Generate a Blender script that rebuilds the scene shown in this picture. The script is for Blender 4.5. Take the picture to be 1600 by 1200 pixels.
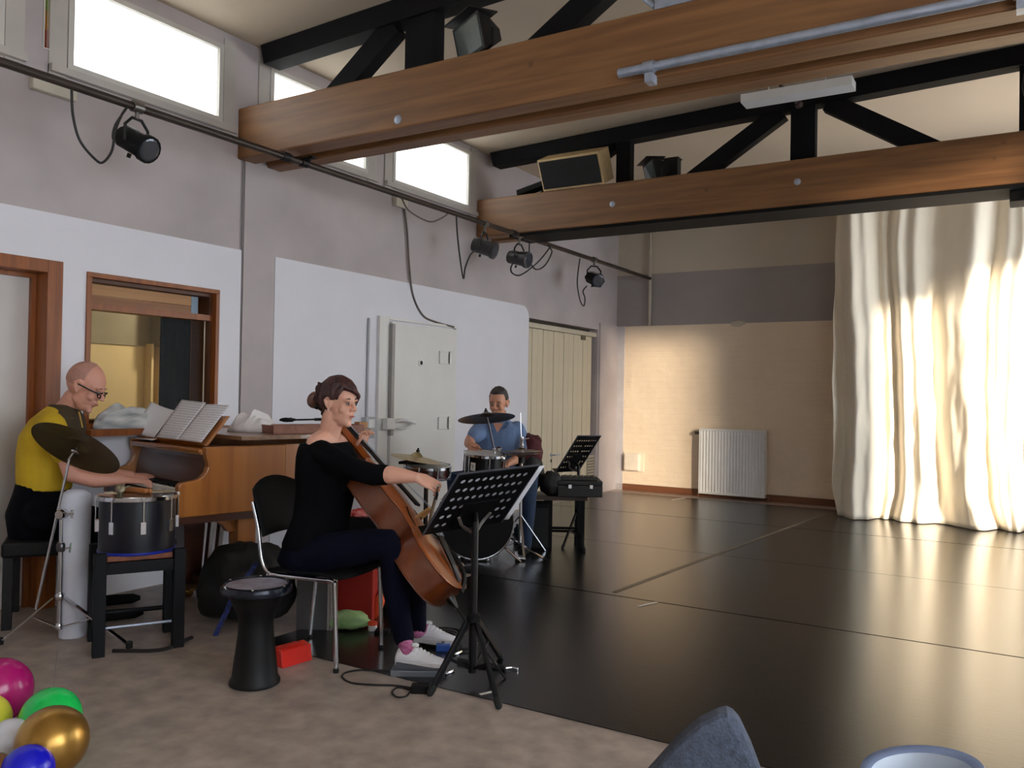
import bpy, bmesh, math, random
from mathutils import Vector, Matrix, noise
random.seed(7)
for o in list(bpy.data.objects): bpy.data.objects.remove(o)
scene = bpy.context.scene
COL = scene.collection
V = Vector
def srgb(c):
    out = []
    for x in c:
        x = x/255.0
        out.append(x/12.92 if x <= 0.04045 else ((x+0.055)/1.055)**2.4)
    return tuple(out)

# ------------------------------------------------------------------ camera
FPX = 1308.5
YAW, PITCH, ROLL = math.radians(31.46), math.radians(0.7275), math.radians(1.0018)
CAMLOC = V((0, 0, 1.28))
FWD = V((-math.sin(YAW)*math.cos(PITCH), math.cos(YAW)*math.cos(PITCH), math.sin(PITCH)))
R0 = V((math.cos(YAW), math.sin(YAW), 0)); U0 = R0.cross(FWD)
RGT = R0*math.cos(ROLL)+U0*math.sin(ROLL); UPV = RGT.cross(FWD)
cam = bpy.data.cameras.new('camera'); camo = bpy.data.objects.new('camera', cam); COL.objects.link(camo)
cam.sensor_fit = 'HORIZONTAL'; cam.sensor_width = 36.0; cam.lens = FPX/1600*36.0
cam.clip_start = 0.05; cam.clip_end = 200
m = Matrix.Identity(4)
for i in range(3):
    m[i][0] = RGT[i]; m[i][1] = UPV[i]; m[i][2] = -FWD[i]; m[i][3] = CAMLOC[i]
camo.matrix_world = m
scene.camera = camo

# ------------------------------------------------------------------ light and exposure
scene.view_settings.view_transform = 'Standard'; scene.view_settings.look = 'None'
scene.view_settings.exposure = 0.62; scene.view_settings.gamma = 1.0
scene.view_settings.use_curve_mapping = False
scene.cycles.use_denoising = True
scene.cycles.max_bounces = 10; scene.cycles.diffuse_bounces = 6
scene.cycles.sample_clamp_indirect = 6.0
world = bpy.data.worlds.new('sky'); scene.world = world; world.use_nodes = True
bg = world.node_tree.nodes['Background']
bg.inputs[0].default_value = (0.86, 0.92, 1.0, 1); bg.inputs[1].default_value = 5.2
SUN_AZ = 1.05                       # how far the rays run to the left for each metre into the room
SUN_EL = math.radians(9.3)
h_ = V((-SUN_AZ, 1, 0)).normalized()
sd = V((h_.x*math.cos(SUN_EL), h_.y*math.cos(SUN_EL), -math.sin(SUN_EL)))
sl = bpy.data.lights.new('sun', 'SUN'); sl.energy = 14.5; sl.angle = math.radians(5.0); sl.color = (1.0, 0.86, 0.69)
so = bpy.data.objects.new('sun', sl); COL.objects.link(so)
so.rotation_euler = sd.to_track_quat('-Z', 'Y').to_euler(); so.location = (8, 0, 6)

# ------------------------------------------------------------------ pixel helpers (photo pixel + real distance -> point in the room)
def ray(px, py): return FWD+RGT*((px-800)/FPX)-UPV*((py-600)/FPX)
def P(px, py, d): return CAMLOC+ray(px, py)*d
def PX(px, py, x): q = ray(px, py); return CAMLOC+q*((x-CAMLOC.x)/q.x)
def PY(px, py, y): q = ray(px, py); return CAMLOC+q*((y-CAMLOC.y)/q.y)
def PZ(px, py, z=0.0): q = ray(px, py); return CAMLOC+q*((z-CAMLOC.z)/q.z)
def DEP(p): return (p-CAMLOC).dot(FWD)
HR = V((RGT.x, RGT.y, 0)).normalized(); HF = V((FWD.x, FWD.y, 0)).normalized(); Z = V((0, 0, 1))

# ------------------------------------------------------------------ mesh helpers
def nb(): return bmesh.new()
def quadbox(bm, p):   # 8 points: bottom ring then top ring
    v = [bm.verts.new(q) for q in p]
    for f in ((3,2,1,0),(4,5,6,7),(0,1,5,4),(1,2,6,5),(2,3,7,6),(3,0,4,7)): bm.faces.new([v[i] for i in f])
def box(bm, c, s, X=V((1,0,0)), Y=V((0,1,0)), Zz=V((0,0,1))):
    c = V(c); a, b, d = X*s[0]/2, Y*s[1]/2, Zz*s[2]/2
    quadbox(bm, [c-a-b-d, c+a-b-d, c+a+b-d, c-a+b-d, c-a-b+d, c+a-b+d, c+a+b+d, c-a+b+d])
def bx(bm, x0, x1, y0, y1, z0, z1): box(bm, ((x0+x1)/2,(y0+y1)/2,(z0+z1)/2), (abs(x1-x0),abs(y1-y0),abs(z1-z0)))
def frame_for(d, hint=None):
    d = d.normalized(); h = hint if hint is not None else (V((0,0,1)) if abs(d.z) < 0.9 else V((1,0,0)))
    a = h-d*h.dot(d)
    if a.length < 1e-5: a = V((1,0,0))-d*d.x
    a.normalize(); return a, d.cross(a)
def bar(bm, a, b, w, h, up=None):   # w across, h along up
    a, b = V(a), V(b); d = b-a; u, s = frame_for(d, up)
    box(bm, (a+b)/2, (d.length, w, h), d.normalized(), s, u)
def ring(c, a, b, n, ra, rb=None, ph=0):
    rb = ra if rb is None else rb
    return [c+a*(ra*math.cos(2*math.pi*i/n+ph))+b*(rb*math.sin(2*math.pi*i/n+ph)) for i in range(n)]
def loft(bm, rings, cap=True, closed=False):
    vs = [[bm.verts.new(p) for p in r] for r in rings]; n = len(vs[0])
    rng = range(len(vs)) if closed else range(len(vs)-1)
    for i in rng:
        A, B = vs[i], vs[(i+1) % len(vs)]
        for j in range(n):
            try: bm.faces.new((A[j], A[(j+1) % n], B[(j+1) % n], B[j]))
            except ValueError: pass
    if cap and not closed:
        bm.faces.new(list(reversed(vs[0]))); bm.faces.new(vs[-1])
def tube(bm, pts, r, n=8, closed=False, cap=True):
    pts = [V(p) for p in pts]; k = len(pts); rings = []; u = None
    for i, p in enumerate(pts):
        if closed: t = pts[(i+1) % k]-pts[i-1]
        else: t = pts[min(i+1, k-1)]-pts[max(i-1, 0)]
        if t.length < 1e-7: t = V((0,0,1))
        t.normalize()
        if u is None: u, w = frame_for(t)
        else:
            u = u-t*u.dot(t)
            if u.length < 1e-6: u, w = frame_for(t)
            u.normalize()
        w = t.cross(u); rr = r[i] if isinstance(r, (list, tuple)) else r
        rings.append(ring(p, u, w, n, rr))
    loft(bm, rings, cap, closed)
def smoothpts(pts, sub=6):   # Catmull-Rom
    pts = [V(p) for p in pts]; out = []
    for i in range(len(pts)-1):
        p0, p1, p2, p3 = pts[max(i-1,0)], pts[i], pts[i+1], pts[min(i+2,len(pts)-1)]
        for k in range(sub):
            t = k/sub
            out.append(0.5*((2*p1)+(p2-p0)*t+(2*p0-5*p1+4*p2-p3)*t*t+(3*p1-p0-3*p2+p3)*t**3))
    out.append(pts[-1]); return out
def limb(bm, pts, n=14):   # [(point, radius)] tapered limb with round ends
    L = []
    p0, r0 = pts[0]; p1 = pts[1][0]; d = (p0-p1).normalized()
    for k in range(3, 0, -1):
        a = k/3.0*math.pi/2*0.97; L.append((p0+d*r0*math.sin(a), r0*math.cos(a)))
    L += list(pts)
    p0, r0 = pts[-1]; p1 = pts[-2][0]; d = (p0-p1).normalized()
    for k in range(1, 4):
        a = k/3.0*math.pi/2*0.97; L.append((p0+d*r0*math.sin(a), r0*math.cos(a)))
    tube(bm, [q[0] for q in L], [max(q[1], 1e-4) for q in L], n)
def ellip(bm, c, rad, A=V((1,0,0)), B=V((0,1,0)), C=V((0,0,1)), nu=20, nv=12, fn=None):
    c = V(c); rows = []
    for i in range(1, nv):
        t = math.pi*i/nv; row = []
        for j in range(nu):
            s = 2*math.pi*j/nu; d = (math.sin(t)*math.cos(s), math.sin(t)*math.sin(s), math.cos(t))
            k = fn(*d) if fn else 1.0
            row.append(bm.verts.new(c+A*(rad[0]*d[0]*k)+B*(rad[1]*d[1]*k)+C*(rad[2]*d[2]*k)))
        rows.append(row)
    kt = fn(0,0,1) if fn else 1; kb = fn(0,0,-1) if fn else 1
    top = bm.verts.new(c+C*rad[2]*kt); bot = bm.verts.new(c-C*rad[2]*kb)
    for j in range(nu):
        k = (j+1) % nu
        bm.faces.new((top, rows[0][j], rows[0][k])); bm.faces.new((bot, rows[-1][k], rows[-1][j]))
        for i in range(len(rows)-1): bm.faces.new((rows[i][j], rows[i+1][j], rows[i+1][k], rows[i][k]))
def lathe(bm, c, prof, axis=Z, n=28, cap=True):   # prof: (radius, height)
    c = V(c); axis = axis.normalized(); a, b = frame_for(axis)
    loft(bm, [ring(c+axis*h, a, b, n, max(r, 1e-4)) for r, h in prof], cap)
def prism(bm, poly, ext):
    ext = V(ext); a = [bm.verts.new(p) for p in poly]; b = [bm.verts.new(V(p)+ext) for p in poly]; n = len(a)
    bm.faces.new(list(reversed(a))); bm.faces.new(b)
    for i in range(n): bm.faces.new((a[i], a[(i+1) % n], b[(i+1) % n], b[i]))
def lump(bm, c, rad, amp=0.25, fr=3.0, seed=0, A=V((1,0,0)), B=V((0,1,0)), nu=28, nv=16, flat=True, crumple=False):
    def fn2(x, y, z):
        p = V((x*1.5+seed, y*1.5, z*1.5)); q = p+V((noise.noise(p*1.3), noise.noise(p*1.3+V((7,0,0))), 0))*0.7
        r = 1-abs(noise.noise(q*1.6))*2; r2 = 1-abs(noise.noise(q*3.7+V((3,1,2))))*2
        return 1+0.16*r*amp*4+0.07*r2*amp*4-0.15+0.15*noise.noise(p)
    def fn(x, y, z):
        k = 1+amp*noise.noise(V((x*fr+seed, y*fr, z*fr)))+amp*0.5*noise.noise(V((x*fr*2.3, y*fr*2.3+seed, z*fr*2.3)))
        return k
    ellip(bm, c, rad, A, B, Z, nu, nv, fn2 if crumple else fn)
    if flat:
        zb = c[2]-rad[2]*0.55
        for v in bm.verts:
            if v.co.z < zb and (v.co-V(c)).length < max(rad)*1.6: v.co.z = zb

def clothpile(bm, c, a, b, H, A, seed, ang=0.5, n=64):
    """heap of folded cloth: height field with long directional folds, closed underneath"""
    B = V((-A.y, A.x, 0)); g = []; ca, sa = math.cos(ang), math.sin(ang)
    for j in range(n+1):
        row = []
        for i in range(n+1):
            x, y = 2*i/n-1, 2*j/n-1
            k = max(abs(x), abs(y)); r = math.hypot(x, y)
            if r > 1e-6: x, y = x*k/r, y*k/r      # square grid mapped to a disc
            wob = 1+0.13*noise.noise(V((x*1.6+seed, y*1.6, 4)))
            u, v = (x*ca+y*sa), (-x*sa+y*ca); w = noise.noise(V((u*1.5, v*1.5, seed)))*0.6
            f1 = 1-abs(math.sin((v*3.4+w*1.8+seed)*1.5)); f2 = 1-abs(math.sin((v*8+u*2.0+w*4)*1.3))
            dome = max(0, 1-k**2.4)**0.55
            z = H*dome*(0.62+0.30*f1+0.10*f2+0.22*noise.noise(V((u*1.4, v*2.2, seed+3))))
            row.append(bm.verts.new(V(c)+A*(a*x*wob)+B*(b*y*wob)+Z*max(0.0, z)))
        g.append(row)
    for j in range(n):
        for i in range(n): bm.faces.new((g[j][i], g[j][i+1], g[j+1][i+1], g[j+1][i]))
    rim = g[0]+[r[-1] for r in g[1:]]+list(reversed(g[-1][:-1]))+[r[0] for r in reversed(g[1:-1])]
    bm.faces.new(list(reversed(rim)))

# ------------------------------------------------------------------ object helpers
def link(name, me, parent=None):
    o = bpy.data.objects.new(name, me); COL.objects.link(o)
    if parent is not None: o.parent = parent
    return o
def tag(o, label=None, cat=None, group=None, kind=None):
    if label: o['label'] = label
    if cat: o['category'] = cat
    if group: o['group'] = group
    if kind: o['kind'] = kind
    return o
def base_of(o):
    p = V((0,0,0)); q = o
    while q is not None: p = p+q.location; q = q.parent
    return p
def obj(name, bm, mat, parent=None, smooth=False, bevel=0, label=None, sharp=0.7):
    """one mesh object; the bmesh is in room coordinates, parents are never rotated"""
    bmesh.ops.recalc_face_normals(bm, faces=bm.faces)
    org = base_of(parent) if parent is not None else V((0,0,0))
    if org.length > 0: bmesh.ops.translate(bm, verts=bm.verts, vec=-org)
    me = bpy.data.meshes.new(name); bm.to_mesh(me); bm.free()
    if mat is not None: me.materials.append(mat)
    if smooth:
        for p in me.polygons: p.use_smooth = True
        try: me.set_sharp_from_angle(angle=sharp)
        except Exception: pass
    o = link(name, me, parent)
    if bevel:
        b = o.modifiers.new('bevel', 'BEVEL'); b.width = bevel; b.segments = 2; b.limit_method = 'ANGLE'
    if label: o['label'] = label
    return o
def solo(name, bm, mat, label, cat, base=None, group=None, **k):
    """a thing that is a single mesh, with its origin at its base"""
    if base is None:
        xs = [v.co for v in bm.verts]; c = sum(xs, V((0,0,0)))/len(xs); base = V((c.x, c.y, min(v.z for v in xs)))
    base = V(base); bmesh.ops.translate(bm, verts=bm.verts, vec=-base)
    o = obj(name, bm, mat, None, **k); o.location = base
    return tag(o, label, cat, group)
def thing(name, label, cat, loc=(0,0,0), group=None):
    o = bpy.data.objects.new(name, None); COL.objects.link(o); o.location = V(loc); o.empty_display_size = 0.1
    return tag(o, label, cat, group)
def struct(name, bm, mat, label=None, **k):
    o = obj(name, bm, mat, None, **k); o['kind'] = 'structure'
    if label: o['label'] = label
    return o
def remeshed(name, bm, mat, parent, voxel=0.006, it=6, fac=0.5):
    """voxel-union of the shapes in bm, smoothed, as one continuous surface"""
    bmesh.ops.recalc_face_normals(bm, faces=bm.faces)
    me = bpy.data.meshes.new(name+'_src'); bm.to_mesh(me); bm.free()
    t = bpy.data.objects.new('tmp', me); COL.objects.link(t)
    r = t.modifiers.new('r', 'REMESH'); r.mode = 'VOXEL'; r.voxel_size = voxel; r.use_smooth_shade = True
    s = t.modifiers.new('s', 'SMOOTH'); s.factor = fac; s.iterations = it
    dg = bpy.context.evaluated_depsgraph_get()
    new = bpy.data.meshes.new_from_object(t.evaluated_get(dg))
    bpy.data.objects.remove(t); bpy.data.meshes.remove(me)
    org = base_of(parent) if parent is not None else V((0,0,0))
    new.transform(Matrix.Translation(-org)); new.name = name; new.materials.clear(); new.materials.append(mat)
    for p in new.polygons: p.use_smooth = True
    return link(name, new, parent)
def copy_tree(o, parent=None):
    c = o.copy(); COL.objects.link(c); c.parent = parent
    for ch in list(o.children): copy_tree(ch, c)
    return c

# ------------------------------------------------------------------ materials
MATS = {}
def mat(name, col, rough=0.5, metal=0.0, var=0.08, scale=6.0, bump=0.0, bscale=40.0, stretch=(1,1,1), spec=0.5, coat=0.0, sheen=0.0, trans=0.0, detail=4.0, col2=None):
    if name in MATS: return MATS[name]
    M = bpy.data.materials.new(name); M.use_nodes = True; nt = M.node_tree; N = nt.nodes; L = nt.links
    b = N['Principled BSDF']; b.inputs['Roughness'].default_value = rough; b.inputs['Metallic'].default_value = metal
    b.inputs['Specular IOR Level'].default_value = spec
    if coat: b.inputs['Coat Weight'].default_value = coat; b.inputs['Coat Roughness'].default_value = 0.12
    if sheen: b.inputs['Sheen Weight'].default_value = sheen
    c = srgb(col)
    tc = N.new('ShaderNodeTexCoord'); mp = N.new('ShaderNodeMapping'); mp.inputs['Scale'].default_value = stretch
    L.new(tc.outputs['Object'], mp.inputs[0])
    nz = N.new('ShaderNodeTexNoise'); nz.inputs['Scale'].default_value = scale; nz.inputs['Detail'].default_value = detail
    L.new(mp.outputs[0], nz.inputs['Vector'])
    rp = N.new('ShaderNodeValToRGB'); rp.color_ramp.elements[0].position = 0.3; rp.color_ramp.elements[1].position = 0.7
    c2 = srgb(col2) if col2 else tuple(min(1, x*(1+var)) for x in c)
    c1 = c if col2 else tuple(x*(1-var) for x in c)
    rp.color_ramp.elements[0].color = c1+(1,); rp.color_ramp.elements[1].color = c2+(1,)
    L.new(nz.outputs['Fac'], rp.inputs[0]); L.new(rp.outputs[0], b.inputs['Base Color'])
    if bump:
        n2 = N.new('ShaderNodeTexNoise'); n2.inputs['Scale'].default_value = bscale; n2.inputs['Detail'].default_value = 5
        L.new(mp.outputs[0], n2.inputs['Vector'])
        bp = N.new('ShaderNodeBump'); bp.inputs['Strength'].default_value = bump; bp.inputs['Distance'].default_value = 0.01
        L.new(n2.outputs['Fac'], bp.inputs['Height']); L.new(bp.outputs[0], b.inputs['Normal'])
    if trans:
        tr = N.new('ShaderNodeBsdfTranslucent'); L.new(rp.outputs[0], tr.inputs[0])
        mx = N.new('ShaderNodeMixShader'); mx.inputs[0].default_value = trans
        L.new(b.outputs[0], mx.inputs[1]); L.new(tr.outputs[0], mx.inputs[2]); L.new(mx.outputs[0], N['Material Output'].inputs[0])
    MATS[name] = M; return M
def wood(name, c1, c2, axis=0, scale=3.0, rough=0.4, coat=0.0, knots=True, bump=0.05):
    if name in MATS: return MATS[name]
    M = bpy.data.materials.new(name); M.use_nodes = True; nt = M.node_tree; N = nt.nodes; L = nt.links
    b = N['Principled BSDF']; b.inputs['Roughness'].default_value = rough
    if coat: b.inputs['Coat Weight'].default_value = coat; b.inputs['Coat Roughness'].default_value = 0.15
    tc = N.new('ShaderNodeTexCoord'); mp = N.new('ShaderNodeMapping')
    s = [9.0, 9.0, 9.0]; s[axis] = 0.55; mp.inputs['Scale'].default_value = s
    L.new(tc.outputs['Object'], mp.inputs[0])
    n1 = N.new('ShaderNodeTexNoise'); n1.inputs['Scale'].default_value = scale; n1.inputs['Detail'].default_value = 6; n1.inputs['Distortion'].default_value = 0.6
    L.new(mp.outputs[0], n1.inputs['Vector'])
    rp = N.new('ShaderNodeValToRGB'); rp.color_ramp.elements[0].position = 0.28; rp.color_ramp.elements[1].position = 0.72
    rp.color_ramp.elements[0].color = srgb(c1)+(1,); rp.color_ramp.elements[1].color = srgb(c2)+(1,)
    L.new(n1.outputs['Fac'], rp.inputs[0]); out = rp.outputs[0]
    if knots:
        vo = N.new('ShaderNodeTexVoronoi'); vo.inputs['Scale'].default_value = 4.2
        L.new(tc.outputs['Object'], vo.inputs['Vector'])
        r2 = N.new('ShaderNodeValToRGB'); r2.color_ramp.elements[0].position = 0.03; r2.color_ramp.elements[1].position = 0.10
        r2.color_ramp.elements[0].color = (0.45,0.42,0.4,1); r2.color_ramp.elements[1].color = (1,1,1,1)
        L.new(vo.outputs['Distance'], r2.inputs[0])
        mx = N.new('ShaderNodeMix'); mx.data_type = 'RGBA'; mx.blend_type = 'MULTIPLY'; mx.inputs[0].default_value = 0.7
        L.new(out, mx.inputs[6]); L.new(r2.outputs[0], mx.inputs[7]); out = mx.outputs[2]
    L.new(out, b.inputs['Base Color'])
    bp = N.new('ShaderNodeBump'); bp.inputs['Strength'].default_value = bump; bp.inputs['Distance'].default_value = 0.01
    L.new(n1.outputs['Fac'], bp.inputs['Height']); L.new(bp.outputs[0], b.inputs['Normal'])
    MATS[name] = M; return M
def brick_paint(name, col):
    M = bpy.data.materials.new(name); M.use_nodes = True; nt = M.node_tree; N = nt.nodes; L = nt.links
    b = N['Principled BSDF']; b.inputs['Roughness'].default_value = 0.55
    tc = N.new('ShaderNodeTexCoord'); mp = N.new('ShaderNodeMapping'); mp.inputs['Rotation'].default_value = (math.radians(90), 0, 0)
    L.new(tc.outputs['Object'], mp.inputs[0])
    br = N.new('ShaderNodeTexBrick'); br.inputs['Scale'].default_value = 1.0; br.inputs['Brick Width'].default_value = 0.24; br.inputs['Row Height'].default_value = 0.07
    br.inputs['Mortar Size'].default_value = 0.006; br.inputs['Mortar Smooth'].default_value = 0.6; br.inputs['Color1'].default_value = (1,1,1,1); br.inputs['Color2'].default_value = (.9,.9,.9,1); br.inputs['Mortar'].default_value = (0.68,.68,.68,1)
    L.new(mp.outputs[0], br.inputs['Vector'])
    n1 = N.new('ShaderNodeTexNoise'); n1.inputs['Scale'].default_value = 7; n1.inputs['Detail'].default_value = 6; L.new(tc.outputs['Object'], n1.inputs['Vector'])
    ad = N.new('ShaderNodeMath'); ad.operation = 'MULTIPLY_ADD'; ad.inputs[1].default_value = 1.6; L.new(n1.outputs['Fac'], ad.inputs[0]); L.new(br.outputs['Color'], ad.inputs[2])
    bp = N.new('ShaderNodeBump'); bp.inputs['Strength'].default_value = 0.35; bp.inputs['Distance'].default_value = 0.015
    L.new(ad.outputs[0], bp.inputs['Height']); L.new(bp.outputs[0], b.inputs['Normal'])
    rp = N.new('ShaderNodeValToRGB'); c = srgb(col); rp.color_ramp.elements[0].color = tuple(x*0.9 for x in c)+(1,); rp.color_ramp.elements[1].color = c+(1,)
    L.new(n1.outputs['Fac'], rp.inputs[0]); L.new(rp.outputs[0], b.inputs['Base Color'])
    return M
def pane_mat(name, tint=(1,1,1), gloss=0.06, rough=0.05, wav=0.0, diffuse=0.0):
    M = bpy.data.materials.new(name); M.use_nodes = True; nt = M.node_tree; N = nt.nodes; L = nt.links
    N.remove(N['Principled BSDF']); t = N.new('ShaderNodeBsdfTransparent'); t.inputs[0].default_value = tuple(tint)+(1,)
    g = N.new('ShaderNodeBsdfGlossy'); g.inputs['Roughness'].default_value = rough
    mx = N.new('ShaderNodeMixShader'); mx.inputs[0].default_value = gloss
    if wav:
        n = N.new('ShaderNodeTexNoise'); n.inputs['Scale'].default_value = 60; bp = N.new('ShaderNodeBump'); bp.inputs['Strength'].default_value = wav
        L.new(n.outputs['Fac'], bp.inputs['Height']); L.new(bp.outputs[0], g.inputs['Normal'])
    src = t.outputs[0]
    if diffuse:      # rippled glass scatters most of the daylight
        tl_ = N.new('ShaderNodeBsdfTranslucent'); tl_.inputs[0].default_value = tuple(tint)+(1,); m2 = N.new('ShaderNodeMixShader'); m2.inputs[0].default_value = diffuse
        L.new(src, m2.inputs[1]); L.new(tl_.outputs[0], m2.inputs[2]); src = m2.outputs[0]
    L.new(src, mx.inputs[1]); L.new(g.outputs[0], mx.inputs[2]); L.new(mx.outputs[0], N['Material Output'].inputs[0]); return M
def sheet_mat(name):
    M = bpy.data.materials.new(name); M.use_nodes = True; nt = M.node_tree; N = nt.nodes; L = nt.links
    b = N['Principled BSDF']; b.inputs['Roughness'].default_value = 0.8
    tc = N.new('ShaderNodeTexCoord'); w = N.new('ShaderNodeTexWave'); w.wave_type = 'BANDS'; w.bands_direction = 'Y'; w.inputs['Scale'].default_value = 3.6; w.inputs['Distortion'].default_value = 0.0
    w.inputs['Scale'].default_value = 5.0; L.new(tc.outputs['UV'], w.inputs['Vector'])
    n = N.new('ShaderNodeTexNoise'); n.inputs['Scale'].default_value = 34; L.new(tc.outputs['UV'], n.inputs['Vector'])
    mu = N.new('ShaderNodeMath'); mu.operation = 'MULTIPLY'; L.new(w.outputs['Fac'], mu.inputs[0]); L.new(n.outputs['Fac'], mu.inputs[1])
    rp = N.new('ShaderNodeValToRGB'); rp.color_ramp.elements[0].position = 0.3; rp.color_ramp.elements[1].position = 0.62
    rp.color_ramp.elements[0].color = srgb((232,232,238))+(1,); rp.color_ramp.elements[1].color = srgb((172,172,184))+(1,)
    L.new(mu.outputs[0], rp.inputs[0]); L.new(rp.outputs[0], b.inputs['Base Color']); return M

WHITEP = mat('white_wall_paint', (222,222,230), 0.6, var=0.03, scale=2, bump=0.05, bscale=90)
GREYP = mat('grey_wall_paint', (180,171,172), 0.7, var=0.12, scale=1.8, bump=0.05, bscale=80)
CEILP = mat('ceiling_plaster', (190,174,154), 0.8, var=0.04, scale=1.5, bump=0.08, bscale=120)
CREAMP = mat('cream_upper_paint', (200,188,170), 0.75, var=0.04, scale=1.5)
BRICKP = brick_paint('painted_brick', (236,216,192))
LINO = mat('linoleum', (158,143,132), 0.42, var=0.26, scale=9, bump=0.03, bscale=60, detail=8)
BEAMW = wood('beam_wood', (106,70,41), (142,99,60), 0, 2.2, 0.5, knots=True)
FRAMEW = wood('frame_wood', (118,62,24), (154,88,38), 2, 3, 0.45, knots=False)
BLACKW = mat('black_timber', (9,9,13), 0.75, var=0.3, scale=9, bump=0.1, bscale=50, spec=0.2)
BLACK = mat('black_metal', (9,9,11), 0.5, var=0.2, spec=0.35)
MATTE = mat('matte_black', (7,7,9), 0.8, var=0.2, spec=0.25)
SATIN = mat('satin_black', (9,9,13), 0.45, var=0.15, spec=0.3)
CHROME = mat('chrome', (205,205,210), 0.16, 1.0, var=0.03)
STEEL = mat('galvanised_steel', (168,178,196), 0.45, 0.6, var=0.15, scale=14)
WHITEM = mat('white_enamel', (226,226,226), 0.35, var=0.03)
RUBBER = mat('rubber', (20,20,22), 0.8, var=0.1)
def vinyl():
    M = mat('dance_vinyl', (12,12,13), 0.25, var=0.25, scale=2.2, bump=0.05, bscale=14, stretch=(0.6,7,1), spec=0.62); return M
VINYL = vinyl()

# ================================================================== the room
WX, BY, RX, FY = -4.826, 10.651, 1.69, -3.6          # left wall, back wall, right wall, wall behind the camera
def ceil_z(x): return 3.80+0.035*(x-WX)
def wall_x(bm, x, th, y0, y1, z0, z1, holes):
    ys = sorted(set([y0, y1]+[h for q in holes for h in q[:2]])); zs = sorted(set([z0, z1]+[h for q in holes for h in q[2:]]))
    for a, b in zip(ys, ys[1:]):
        for c, d in zip(zs, zs[1:]):
            my, mz = (a+b)/2, (c+d)/2
            if any(h[0] < my < h[1] and h[2] < mz < h[3] for h in holes): continue
            bx(bm, x, x+th, a, b, c, d)
# --- floor
bm = nb(); bx(bm, WX-2.2, RX+0.3, FY-0.3, BY+0.3, -0.1, 0.0); struct('floor', bm, LINO)
# --- ceiling (single pitch, rising to the right)
bm = nb(); y0, y1 = FY-0.3, BY+0.3
quadbox(bm, [V((WX-0.3,y0,ceil_z(WX-0.3))), V((RX+0.3,y0,ceil_z(RX+0.3))), V((RX+0.3,y1,ceil_z(RX+0.3))), V((WX-0.3,y1,ceil_z(WX-0.3))),
             V((WX-0.3,y0,4.3)), V((RX+0.3,y0,4.3)), V((RX+0.3,y1,4.3)), V((WX-0.3,y1,4.3))])
struct('ceiling', bm, CEILP)
# --- left wall
WIN = [(1.25, 2.44, 3.15, 3.70), (2.80, 3.915, 3.15, 3.70), (4.345, 5.445, 3.15, 3.70), (5.775, 6.99, 3.15, 3.74)]
REFL_SLIT = (2.655, 2.70, 3.22, 3.70)  # slit whose colours stand in for a reflection in the casement edge
DOOR1 = (1.70, 2.72, 0.0, 1.955)
HATCH = (2.945, 3.915, 1.03, 1.975)
DOOR3 = (8.24, 10.05, 0.0, 2.16)
bm = nb(); wall_x(bm, WX, -0.24, FY-0.3, BY+0.24, 0, 3.86, WIN+[REFL_SLIT, DOOR1, HATCH, DOOR3]); wl = struct('wall_left', bm, GREYP, 'grey painted side wall with high windows')
# white raised paint panels on the lower wall
bm = nb(); wall_x(bm, WX, 0.014, FY, 4.112, 0, 2.285, [DOOR1, HATCH]); obj('painted_panel', bm, WHITEP, wl, label='white painted lower wall')
bm = nb()
y0, y1, zt, rr = 4.425, 8.21, 2.285, 0.14
poly = [V((WX,y0,0)), V((WX,y1,0))]+[V((WX, y1-rr+rr*math.cos(a*math.pi/12), zt-rr+rr*math.sin(a*math.pi/12))) for a in range(7)]+[V((WX,y0,zt))]
prism(bm, poly, V((0.014,0,0))); obj('painted_panel', bm, WHITEP, wl, label='white painted lower wall')
# pilaster below the first truss
bm = nb(); bx(bm, WX-0.01, WX+0.018, 4.122, 4.415, 0, 2.95); obj('pilaster', bm, GREYP, wl)
bm = nb(); bx(bm, WX-0.01, WX+0.03, 10.07, 10.62, 0, 2.25); obj('pilaster', bm, GREYP, wl)
bm = nb(); tube(bm, [(WX+0.01,4.11,0.9),(WX+0.012,4.11,2.95)], 0.006, 6); obj('joint_shadow_line', bm, mat('joint_shadow',(132,126,130),0.8), wl)  # dark tube draws the shadow line at the raised panel's edge
# dust line that the heating pipe has left below the windows
# --- back wall: grey band, cream above, painted brick below
bm = nb(); bx(bm, WX-0.24, RX+0.24, BY, BY+0.24, 0, 4.2); wb = struct('wall_back', bm, CREAMP)
bm = nb(); bx(bm, WX, RX, BY-0.012, BY, 2.245, 2.945); obj('paint_band', bm, mat('grey_band',(158,150,148),0.7,var=0.05,scale=2), wb)
# rough brickwork surface: one relief sheet with lumps, bricks themselves are below 10 px here
bm = nb(); nx, nz = 150, 74; x0, x1, z0, z1 = WX+0.13, -0.9, 0.09, 2.245; g = []
for j in range(nz+1):
    row = []
    for i in range(nx+1):
        x = x0+(x1-x0)*i/nx; z = z0+(z1-z0)*j/nz
        left = max(0, min(1, (-3.7-x)/0.7)) ; d = 0.004+0.005*noise.noise(V((x*3, z*3, 1)))
        d += (0.004+0.008*left*max(0, 1-abs(z-1.3)/1.0))*max(0, noise.noise(V((x*11, z*13, 5))))
        row.append(bm.verts.new((x, BY-0.012-d, z)))
    g.append(row)
for j in range(nz):
    for i in range(nx): bm.faces.new((g[j][i], g[j][i+1], g[j+1][i+1], g[j+1][i]))
obj('brickwork', bm, BRICKP, wb, smooth=True, sharp=3.0, label='cream painted rough brick surface')
bm = nb(); bx(bm, WX, WX+0.13, BY-0.03, BY, 0, 2.245); obj('pilaster', bm, mat('pale_grey_paint',(190,186,190),0.7), wb)
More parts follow.
